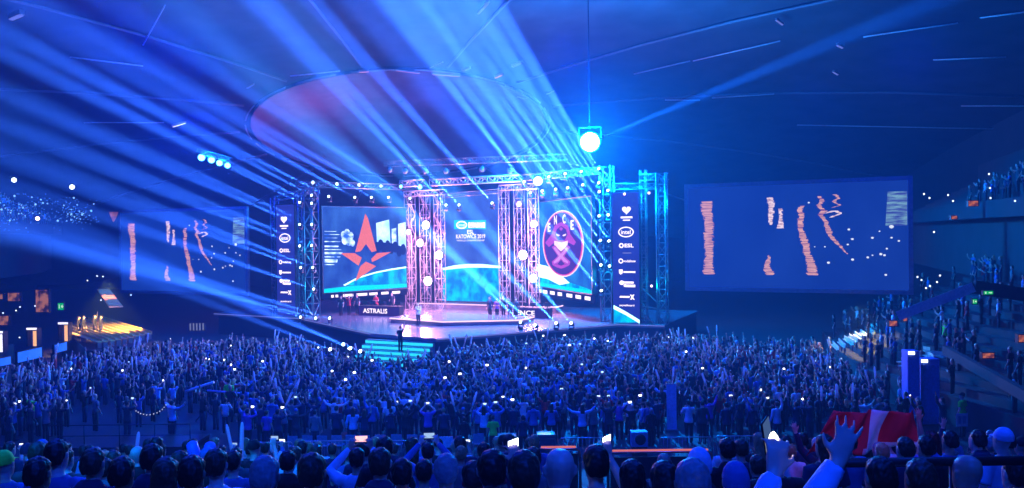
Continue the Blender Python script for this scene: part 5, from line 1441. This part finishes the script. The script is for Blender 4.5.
# dark platform with rail
a = P(70, 432, 35); b = P(205, 436, 35)
e = empty('camera_platform', Vector((a.x, 35, 0)), 'low dark camera platform with a rail on the left of the floor', 'platform')
w = b.x - a.x
bm = bmesh.new(); box(bm, (0, -1.6, .25), (w, .6, .35), bevel=.01); link('deck', finish(bm, 'deck', M_BLACK), e)
bm = bmesh.new(); box(bm, (.03, -1.58, 0), (w - .03, .58, .25)); link('skirt', finish(bm, 'skirt', M_DARK), e)
bm = bmesh.new()
for k in range(5): tube(bm, [(w * k / 4, -1.6, .35), (w * k / 4, -1.6, 1.3)], .02, 5)
tube(bm, [(0, -1.6, 1.3), (w, -1.6, 1.3)], .022, 5); tube(bm, [(0, -1.6, .85), (w, -1.6, .85)], .018, 5); link('rail', finish(bm, 'rail', M_BLACK), e)

# ------------------------------------------------------------------ rails of the near stand
def front_rail(x0, x1, y, Y, label, m, drop=True):
    a, b = P(x0, y, Y), P(x1, y, Y); b.z = a.z; w = b.x - a.x; fl = near_z(Y); h = a.z - fl
    e = empty('stand_railing', Vector((a.x, Y, fl)), label, 'railing')
    bm = bmesh.new(); tube(bm, [(0, 0, h - .35), (.02, 0, h - .06), (.1, 0, h), (w - .1, 0, h), (w - .02, 0, h - .06), (w, 0, h - .35)], .035, 8); link('handrail', finish(bm, 'handrail', m), e)
    bm = bmesh.new(); box(bm, (.1, -.03, h + .03), (w - .1, .03, h + .06)); link('glint_strip', finish(bm, 'glint_strip', glow('glint_salmon', (.85, .22, .22), .75)), e, None)  # glowing strip added in place of pink stage light caught on the rail
    bm = bmesh.new(); box(bm, (.05, -.015, .12), (w - .05, .015, h - .12)); link('infill_panel', finish(bm, 'infill_panel', M_DARK), e)
    for sx in (.0, w):
        bm = bmesh.new(); tube(bm, [(sx, 0, 0), (sx, 0, h - .2)], .035, 8); link('post', finish(bm, 'post', M_BLACK), e)
M_RAILR = mat('rail_warm_metal', (.95, .5, .38), .3, .95)
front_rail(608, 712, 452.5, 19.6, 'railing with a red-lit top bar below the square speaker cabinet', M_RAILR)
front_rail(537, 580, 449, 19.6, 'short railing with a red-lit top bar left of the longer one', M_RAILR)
a = P(832, 463, 4.6); b = P(1075, 461, 4.6); b.z = a.z
e = empty('hand_railing', Vector((a.x, a.y, near_z(4.6))), 'thick black handrail crossing the lower right, close to the camera', 'railing')
h = a.z - near_z(4.6); w = b.x - a.x
bm = bmesh.new(); tube(bm, [(-.16, 0, h - .45), (-.1, 0, h - .12), (0, 0, h), (w, 0, h)], .028, 10); link('handrail', finish(bm, 'handrail', M_BLACK), e)
for sx in (-.16, w * .5, w):
    bm = bmesh.new(); tube(bm, [(sx, 0, 0), (sx, 0, h - (.43 if sx < 0 else .0))], .024, 8); link('post', finish(bm, 'post', M_BLACK), e)
# flag
fl = [(808, 452), (838, 412), (915, 411), (916, 444)]
FY = 11.5
A, Bq, Cq, D = [P(x, y, FY) for x, y in ((806, 456), (836, 411.5), (915, 411), (917, 446))]
bm = bmesh.new(); NU, NV = 30, 14; g = []
for i in range(NU + 1):
    s = i / NU; col = []
    for j in range(NV + 1):
        t = j / NV
        p = (A * (1 - s) + D * s) * (1 - t) + (Bq * (1 - s) + Cq * s) * t
        p = p + Vector((0, .09 * math.sin(s * 11 + t * 2) + .05 * math.sin(s * 23 - t * 3), .025 * math.sin(s * 9) * (1 - t)))
        col.append(bm.verts.new(p))
    g.append(col)
for i in range(NU):
    for j in range(NV):
        f = bm.faces.new((g[i][j], g[i + 1][j], g[i + 1][j + 1], g[i][j + 1])); s = (i + .5) / NU; t = (j + .5) / NV
        f.material_index = 1 if (.50 < s < .655) or (t < .17 and s > .45) else 0
        f.smooth = True
me = finish(bm, 'flag', [thin_sheet('flag_red', (.75, .03, .06), .75, .4), thin_sheet('flag_white', (.75, .78, .82), .75, .4)])
o = link('flag', me); sm = o.modifiers.new('thickness', 'SOLIDIFY'); sm.thickness = .006
setp(o, 'red flag with a broad white cross held up over the heads on the right', 'flag')
for i, (x, l) in enumerate(((829, 'left'), (924, 'right'))):
    pos = Vector((P(x, 440, FY + .12).x, FY + .25, near_z(FY + .25)))
    person(pos, toward(pos), 'both arms raised', ('hoodie', 'navy'), ('short', B), 1.0, 0, 0, 'person in navy hoodie holding up the %s end of the red and white flag' % l, 'flag bearers'); NPERS[0] += 1
# pale sign in the right steward's hand
p = P(962, 420, 34.4); e = empty('hand_sign', p, 'small pale blue sign with dark marks below the green-vested steward on the right', 'sign')
bm = bmesh.new(); box(bm, (-.25, -.01, -.28), (.25, .01, .28), bevel=.004); link('board', finish(bm, 'board', M_PALE), e)
bm = bmesh.new(); box(bm, (-.16, -.014, -.16), (-.05, -.01, .18)); box(bm, (.04, -.014, -.16), (.16, -.01, .18)); link('print', finish(bm, 'print', mat('print_blue', (.08, .15, .4), .6)), e)
bm = bmesh.new(); tube(bm, [(0, .02, -.9), (0, .02, .2)], .015, 6); link('pole', finish(bm, 'pole', M_STEEL), e)

# ------------------------------------------------------------------ left stand furniture
M_BENCH = mat('bench_wood', (.85, .62, .22), .55, scale=6)
def bench(a, b, label, group, m=M_BENCH, hgt=.42, dep=.34):
    a, b = Vector(a), Vector(b); b.z = a.z; L = (b - a).length
    x = (b - a).normalized(); y = Vector((-x.y, x.x, 0)); M = Matrix((x, y, Z)).transposed().to_4x4(); M.translation = a - Vector((0, 0, hgt))
    e = empty('bench', M, label, 'bench', group)
    bm = bmesh.new(); box(bm, (0, -dep / 2, hgt - .05), (L, dep / 2, hgt), bevel=.01); link('seat', finish(bm, 'seat', m), e)
    bm = bmesh.new(); box(bm, (0, dep / 2 - .04, hgt + .02), (L, dep / 2, hgt + .20), bevel=.008); link('backrest', finish(bm, 'backrest', m), e)
    for k in range(3):
        xx = .1 + (L - .26) * k / 2
        bm = bmesh.new(); box(bm, (xx, -dep / 2 + .03, 0), (xx + .06, dep / 2 - .03, hgt - .05)); link('leg', finish(bm, 'leg', M_STEEL), e)
rowsL = [((96, 317), (150, 334)), ((91, 318.5), (143, 335)), ((86.5, 319.5), (137, 336)), ((82, 321), (131, 337.5)), ((77.5, 322.5), (125, 338.5)), ((73, 324), (119, 339.5)), ((69, 325.5), (113, 340.5)), ((67.5, 328), (106, 341.2)), ((67.5, 331), (100, 342))]
zb = 1.9
bm = bmesh.new()
pc_ = [PZ(64, 322, zb), PZ(95, 315, zb), PZ(156, 334.5, zb), PZ(112, 345, zb), PZ(86, 344, zb)]
t = [bm.verts.new((p.x, p.y, zb - .45)) for p in pc_]; b = [bm.verts.new((p.x, p.y, 0)) for p in pc_]
bm.faces.new(t); bm.faces.new(b[::-1])
for k in range(5): bm.faces.new((t[k], b[k], b[(k + 1) % 5], t[(k + 1) % 5]))
setp(link('trim_38', finish(bm, 'bench_platform', M_BLACK)), kind='structure')
for i, (p, q) in enumerate(rowsL):
    bench(PZ(*p, zb), PZ(*q, zb), 'long warm-lit yellow bench in the left stand block, %s from the back' % nth(i + 1), 'yellow benches in the left stand', dep=.32)
for i, (x, k) in enumerate(((84, 1), (95, 1.02), (101, .98), (79, .97))):
    pos = PZ(x, 338, zb - .45); person(Vector((pos.x, pos.y, zb - .45)), toward(pos), 'hands down' if i != 1 else 'left arm raised', ('hoodie', 'black'), ('short', B), k, 0, 1,
        'dark figure standing among the yellow benches on the left, %s of four' % ('second from left', 'third from left', 'rightmost', 'leftmost')[i], 'people among the yellow benches'); NPERS[0] += 1
rowsR = [((832, 344), (838, 350)), ((838, 341.5), (845, 347.5)), ((843.5, 338.5), (853, 345)), ((848.5, 336.5), (857, 342)), ((854, 334), (861, 339)), ((860, 332), (866, 336.5)), ((866.5, 329), (874, 334)), ((870, 326.5), (880, 332.5)), ((874, 325), (886, 331.5))]
M_BENCH2 = mat('bench_pale', (.7, .72, .5), .5, scale=6)
zr = 2.3
for i, (p, q) in enumerate(rowsR):
    bench(PZ(*p, zr), PZ(*q, zr), 'short pale lit bench in the right stand block, %s from the left' % nth(i + 1), 'pale benches in the right stand', M_BENCH2, dep=.14)
for i, (p, q) in enumerate((((899, 361), (908, 362.5)), ((900, 365), (907, 366)), ((921, 350), (934, 352)), ((929, 354), (946, 357)), ((922, 354.5), (930, 357.5)))):
    bench(PZ(*p, 2.4), PZ(*q, 2.4), 'small pale lit bench behind the two blue cabinets on the right, %s' % ('left upper', 'left lower', 'topmost', 'rightmost', 'lowest on the right')[i], 'pale benches behind the cabinets', M_BENCH2, dep=.4)
# blue advertising boards along the left floor edge
gb = glow('board_blue', (.015, .12, .95), 1.4, noise=((.6, 1, .6), (.03, .16, 1), .4, .7))
for i, (x0, y0, x1, y1, x2, y2, x3, y3) in enumerate(((-8, 360, 11, 355, 11, 364, -8, 368), (17, 352.5, 45, 346.5, 42, 357, 17, 363), (53, 345, 71, 341, 67, 350, 54, 353.5))):
    a, b = PZ(x3, y3, .75), PZ(x2, y2, .75)
    S = Screen('advertising_board', a, b, a.z + (P(x0, y0, a.y).z - a.z), 'glowing plain blue advertising board at the left floor edge, %s' % ('leftmost one', 'the longest one', 'the short one nearest the benches')[i], 'board', .12, 'blue boards on the left')
    S.panel(gb, 'panel', M_BLACK, .04)
    for sx in (.1, S.w - .18):
        bm = bmesh.new(); box(bm, (sx, .12, -.75), (sx + .08, .3, 0)); link('leg', finish(bm, 'leg', M_BLACK), S.e)
# lit entrance frames
gpale = glow('entrance_strip', (.8, .8, 1), 1.6); gwarm = glow('entrance_warm', (1, .52, .22), 1.1)
for i, (x, y0, y1) in enumerate(((1, 333, 352), (35, 329.5, 346), (66.3, 324, 341))):
    Y = 57 + 2 * i; p = P(x, y1, Y); top = P(x, y0, Y); hgt = top.z - p.z
    e = empty('entrance_frame', p, 'lit entrance frame with a warm upright and white head strip, %s' % ('leftmost', 'middle one', 'beside the yellow benches')[i], 'entrance', 'lit entrances in the left stand')
    bm = bmesh.new(); box(bm, (-.62, 0, 0), (-.55, .5, hgt)); box(bm, (.12, 0, 0), (.2, .5, hgt)); box(bm, (-.62, 0, hgt), (.2, .5, hgt + .08)); link('frame', finish(bm, 'frame', M_BLACK), e)
    bm = bmesh.new(); box(bm, (-.6, -.03, hgt - .02), (.15, 0, hgt + .13)); link('head_strip', finish(bm, 'head_strip', gpale), e)
    bm = bmesh.new(); box(bm, (-.12, -.03, .0), (.12, 0, hgt - .1)); link('side_strip', finish(bm, 'side_strip', gwarm if i else gpale), e)
# warm windows of the concourse; the lowest is a glow panel for lit stairs
gwin = glow('kiosk_warm', (.75, .28, .12), .45, noise=((2.2, 1, 1.6), (.05, .02, .05), .45, .6))
for i, (x0, y0, x1, y1) in enumerate(((-1, 294, 3, 299), (8, 293, 20, 301), (36, 290, 49, 312), (0, 316, 9, 325))):
    S = Screen('kiosk_window', P(x0, y1, 64), P(x1, y1, 64), P(x0, y0, 64).z, 'dim warm-lit kiosk opening in the dark left stand, %s' % ('cut by the left edge', 'the low wide one', 'the largest one', 'the lowest, glow panel for lit stairs')[i], 'kiosk', .2, 'warm kiosk openings')
    S.panel(gwin, 'opening', M_BLACK, .06)
def stairs(pts, n, w, label, m):
    a, b = [Vector(p) for p in pts]; d = (b - a); x = Vector((-d.y, d.x, 0)).normalized()
    e = empty('staircase', a, label, 'staircase')
    for k in range(n):
        p = a + d * (k / n) - a; q = a + d * ((k + 1) / n) - a
        bm = bmesh.new(); M = Matrix((x, Vector((d.x, d.y, 0)).normalized(), Z)).transposed().to_4x4(); M.translation = p
        box(bm, (-w / 2, 0, -.12), (w / 2, Vector((d.x, d.y, 0)).length / n + .02, 0), M); link('tread', finish(bm, 'tread', m), e)
stairs((P(103, 289, 74), P(116, 307, 66)), 12, 1.0, 'warm-lit flight of stairs dropping to the right in the left stand', mat('stair_warm', (.8, .42, .2), .7))
S = Screen('gable_sign', P(109, 222, 78), P(118, 222, 78), P(109, 212, 78).z, 'small dim orange inverted triangle sign beside the left projection screen', 'sign', .1)
bm = bmesh.new(); prism(bm, [(0, S.h), (S.w, S.h), (S.w * .72, S.h * .35), (S.w * .45, 0)], 0, .1); link('face', finish(bm, 'face', glow('gable_orange', (.55, .20, .06), .6, noise=((1, 1, 2.5), (.2, .07, .06), .4, .6))), S.e)
S = Screen('striped_board', P(189, 331, 70), P(205, 331, 70), P(189, 323, 70).z, 'small pale striped board in the dark below the left projection screen', 'board', .1)
S.panel(mat('striped_base', (.03, .03, .05), .8), 'panel')
for k in range(5):
    bm = bmesh.new(); box(bm, (S.w * (.05 + .2 * k), -.03, S.h * .08), (S.w * (.05 + .2 * k) + .12, 0, S.h * .95)); link('stripe', finish(bm, 'stripe', glow('stripe_pale', (.3, .35, .5), .5)), S.e)
# green exit signs
def exit_sign(x0, y0, x1, y1, Y, label, arrow=True):
    S = Screen('exit_sign', P(x0, y1, Y), P(x1, y1, Y), P(x0, y0, Y).z, label, 'sign', .08)
    S.panel(glow('exit_green', (.0, .50, .12), .8), 'face', M_BLACK, .03)
    S.pic('pictogram', [glow('exit_white', (.6, 1, .7), .8)], [(0, [(S.w * .55, S.h * .35), (S.w * .75, S.h * .35), (S.w * .75, S.h * .2), (S.w * .93, S.h * .5), (S.w * .75, S.h * .8), (S.w * .75, S.h * .65), (S.w * .55, S.h * .65)]),
                                                              (0, bar(S.w * .25, S.h * .5, S.w * .16, S.h * .6))])
exit_sign(58, 303, 64, 310, 62, 'small dim green exit sign in the dark left stand')
exit_sign(983, 291, 993, 294.5, 40, 'bright green exit sign over the right walkway, upper one')
exit_sign(972, 299, 977, 304, 40.5, 'green exit sign just below the bright one on the right')
# blue cabinets on the right
for i, (x0, x1, y0) in enumerate(((908, 920, 351), (921, 940, 359))):
    a = P(x0, 398, 36.6 + .3 * i); a.z = 0; b = P(x1, 398, a.y); w = b.x - a.x; hh = P(x0, y0, a.y).z
    e = empty('equipment_cabinet', Vector((a.x, a.y, 0)), 'tall blue cabinet with a white lamp on its corner, %s one at the right' % ('left, narrower', 'right, wider')[i], 'cabinet', 'blue cabinets on the right')
    bm = bmesh.new(); box(bm, (0, 0, .05), (w, .6, hh), bevel=.02); link('body', finish(bm, 'body', mat('cabinet_blue', (.10, .20, .7), .5)), e)
    bm = bmesh.new(); box(bm, (.04, -.015, .12), (w - .04, 0, hh - .25), bevel=.005); link('door', finish(bm, 'door', mat('cabinet_blue_door', (.10, .22, .78), .45)), e)
    bm = bmesh.new(); box(bm, (.02, -.06, hh - .16), (.30, .0, hh - .02), bevel=.01); link('lamp', finish(bm, 'lamp', glow('cabinet_lamp', (.8, .9, 1), 3)), e)
# warm kiosk lights on the right
for i, (x0, y0, x1, y1, Y, l) in enumerate(((889, 321, 897, 326, 47, 'below the right projection screen'), (903, 315, 907, 321, 47, 'small one beside the slanting parapet'), (982, 353, 994, 358, 36, 'long low one in the right stand'), (1018, 335, 1030, 342, 34, 'at the right edge of the view'), (968, 201, 978, 206, 44, 'high up at the balcony'), (951, 216, 957, 219, 44, 'tiny one below the balcony lamp'))):
    S = Screen('kiosk_lamp', P(x0, y1, Y), P(x1, y1, Y), P(x0, y0, Y).z, 'small orange-lit kiosk opening, %s' % l, 'kiosk', .15, 'orange lights on the right')
    S.panel(glow('kiosk_orange', (.9, .25, .10), .6, noise=((4, 1, 5), (.2, .04, .05), .42, .6)), 'opening', M_BLACK, .03)
# dots of light from spectators in the dark stands
bm = bmesh.new(); lathe(bm, [(.02, -.05), (.055, 0), (.02, .05)], 8)
DOT = finish(bm, 'phone_torch', glow('torch_dot', (.7, .85, 1), 2.2))
def dot(x, y, Y, label, group, k=1.0, name='phone_torch', m=None, cat='phone light'):
    o = link(name, DOT); o.location = P(x, y, Y); o.scale = (k, k, k)
    if m: own(o, m)
    return setp(o, label, cat, group)
for x, y in sorted(((924, 194), (929.5, 198), (948, 195), (953, 201), (917.5, 277), (921.5, 280), (926, 288), (930, 286), (937, 282), (940, 275.5), (990, 188), (990.5, 198), (1015, 201), (934, 232), (989, 174))):
    NX = NX + 1 if 'NX' in globals() else 1
    dot(x, y, 39.5, 'tiny white phone light in the dark right stand, %s from left' % nth(NX), 'phone lights in the right stand', .9)
for x, y in sorted(((97, 276), (87.5, 280.5), (103, 276.5), (131, 295), (20, 307), (16, 310.5), (35, 306), (101, 300), (3, 313), (19.5, 337.5))):
    NY = NY + 1 if 'NY' in globals() else 1
    dot(x, y, 60, 'tiny white phone light in the dark left stand, %s from left' % nth(NY), 'phone lights in the left stand', 1.0)
R = random.Random(4)
for i, (x, y) in enumerate(sorted((max(0, R.gauss(18, 16)), R.gauss(210, 8)) if k < 26 else (R.gauss(76, 9), R.gauss(213, 6)) for k in range(46))):
    dot(max(0, x), min(229, max(196, y)), 68, 'small blue-white light in the upper left stand, %s from left' % nth(i + 1), 'lights in the upper left stand', R.uniform(.8, 1.7), m=glow('torch_blue', (.2, .5, 1), 1.5))
mv = bmesh.new()
for i in range(230):
    x, y = (R.gauss(18, 18), R.gauss(212, 9)) if i < 130 else (R.gauss(76, 10), R.gauss(214, 7))
    lathe(mv, [(.01, -.04), (.06, 0), (.01, .04)], 5, Matrix.Translation(P(max(-4, x), min(232, max(194, y)), 68.4 + R.random())))
setp(link('distant_lights', finish(mv, 'distant_lights', glow('torch_dim', (.06, .22, .75), 1.0))), 'scatter of dim blue sparkles over the upper left stand', 'lights', kind='stuff')
for x, y, l in ((14, 180, 'left lamp over the upper left stand'), (72, 187, 'right lamp over the upper left stand')):
    p = P(x, y, 66); flood(p, (EYE - p).normalized(), .2, 'small cold white ' + l, glow('cold_lens', (.75, .9, 1), 4))
p = P(37.5, 218.5, 66); flood(p, (EYE - p).normalized(), .17, 'small warm lamp among the sparkles in the upper left stand', glow('warm_white', (1, .7, .55), 4))

# ------------------------------------------------------------------ light
CB = (.003, .055, 1.0)
point(big + dirbig * 1.1, 80000, (.0, .24, 1.0), .5, 'flood_light')
point(p2 + Vector((0, -.8, 0)), 6000, (.0, .25, 1.0), .3, 'flood_light')
for x, y in ((203, 158), (224, 164)): point(P(x, y, 69.4), 1500, (.0, .14, 1.0), .3, 'flood_light')
# added blue washes, no lamps seen, over floor and near stand, aimed down
for x, y, zz, e_ in ((-16, 32, 17.5, 7500), (2, 32, 17.5, 7500), (-18, 49, 17, 4300), (0, 47, 17, 4300), (14, 37, 16.5, 3000), (-8, 10, 18, 4000), (6, 9, 18, 4000), (0, -3, 16, 4200), (-9, 21, 15, 2600), (-26, 60, 17, 4000)):
    spot(Vector((x, y, zz)), (0, .25, -1), e_, 125, CB, .7, .6, 'blue_fill_light')
# unseen blue point lights, added to tint the haze
for x, y, zz, e_ in ((-20, 40, 22, 9000), (-30, 75, 20, 9000), (5, 62, 22, 6500), (25, 50, 20, 2200), (-6, 20, 22, 6000)):
    point(Vector((x, y, zz)), e_, (.0, .012, 1), .6, 'haze_fill_light')
# magenta light in the recess
cz = ceil_z(CR.x, CR.y)
point(Vector((CR.x - 9, CR.y - 6, cz - 5)), 1800, (.8, .10, .5), .5, 'recess_light'); point(Vector((CR.x + 3, CR.y - 2, cz + .3)), 500, (.08, .12, 1), .6, 'recess_light')
# extra magenta spot, no such lamp in view, added to brighten the flag
q = P(868, 432, FY); s_ = Vector((2.5, 2.5, 15.5)); spot(s_, (q - s_).normalized(), 650, 11, (.9, .10, .6), .6, .2, 'flag_fill_light')
q = P(185, 448, 14); s_ = Vector((-6, 2, 15)); spot(s_, (q - s_).normalized(), 7000, 44, (.0, .2, 1), .7, .4, 'stick_fill_light')  # unseen spot put in to lift the inflatable sticks at near left
# warm light on the benches
q = PZ(108, 331, zb); s = spot(Vector((q.x + 1, q.y - 2, 6)), (q - Vector((q.x + 1, q.y - 2, 6))).normalized(), 11000, 75, (1, .62, .12), .4, .2, 'bench_light')
q = PZ(860, 337, zr); spot(Vector((q.x, q.y, 4.6)), (0, 0, -1), 1500, 100, (1, .75, .2), .4, .2, 'bench_light')
q = P(110, 298, 70); spot(Vector((q.x + 1, q.y - 2, q.z + 5)), (q - Vector((q.x + 1, q.y - 2, q.z + 5))).normalized(), 7000, 26, (1, .36, .10), .4, .2, 'stair_light')
# single faint beam of the bright floodlight to the upper right
spot(big + dirbig * 1.0, (P(790, 60, 45) - big).normalized(), 9e6, 2.4, (.02, .2, 1), 1.0, .05)
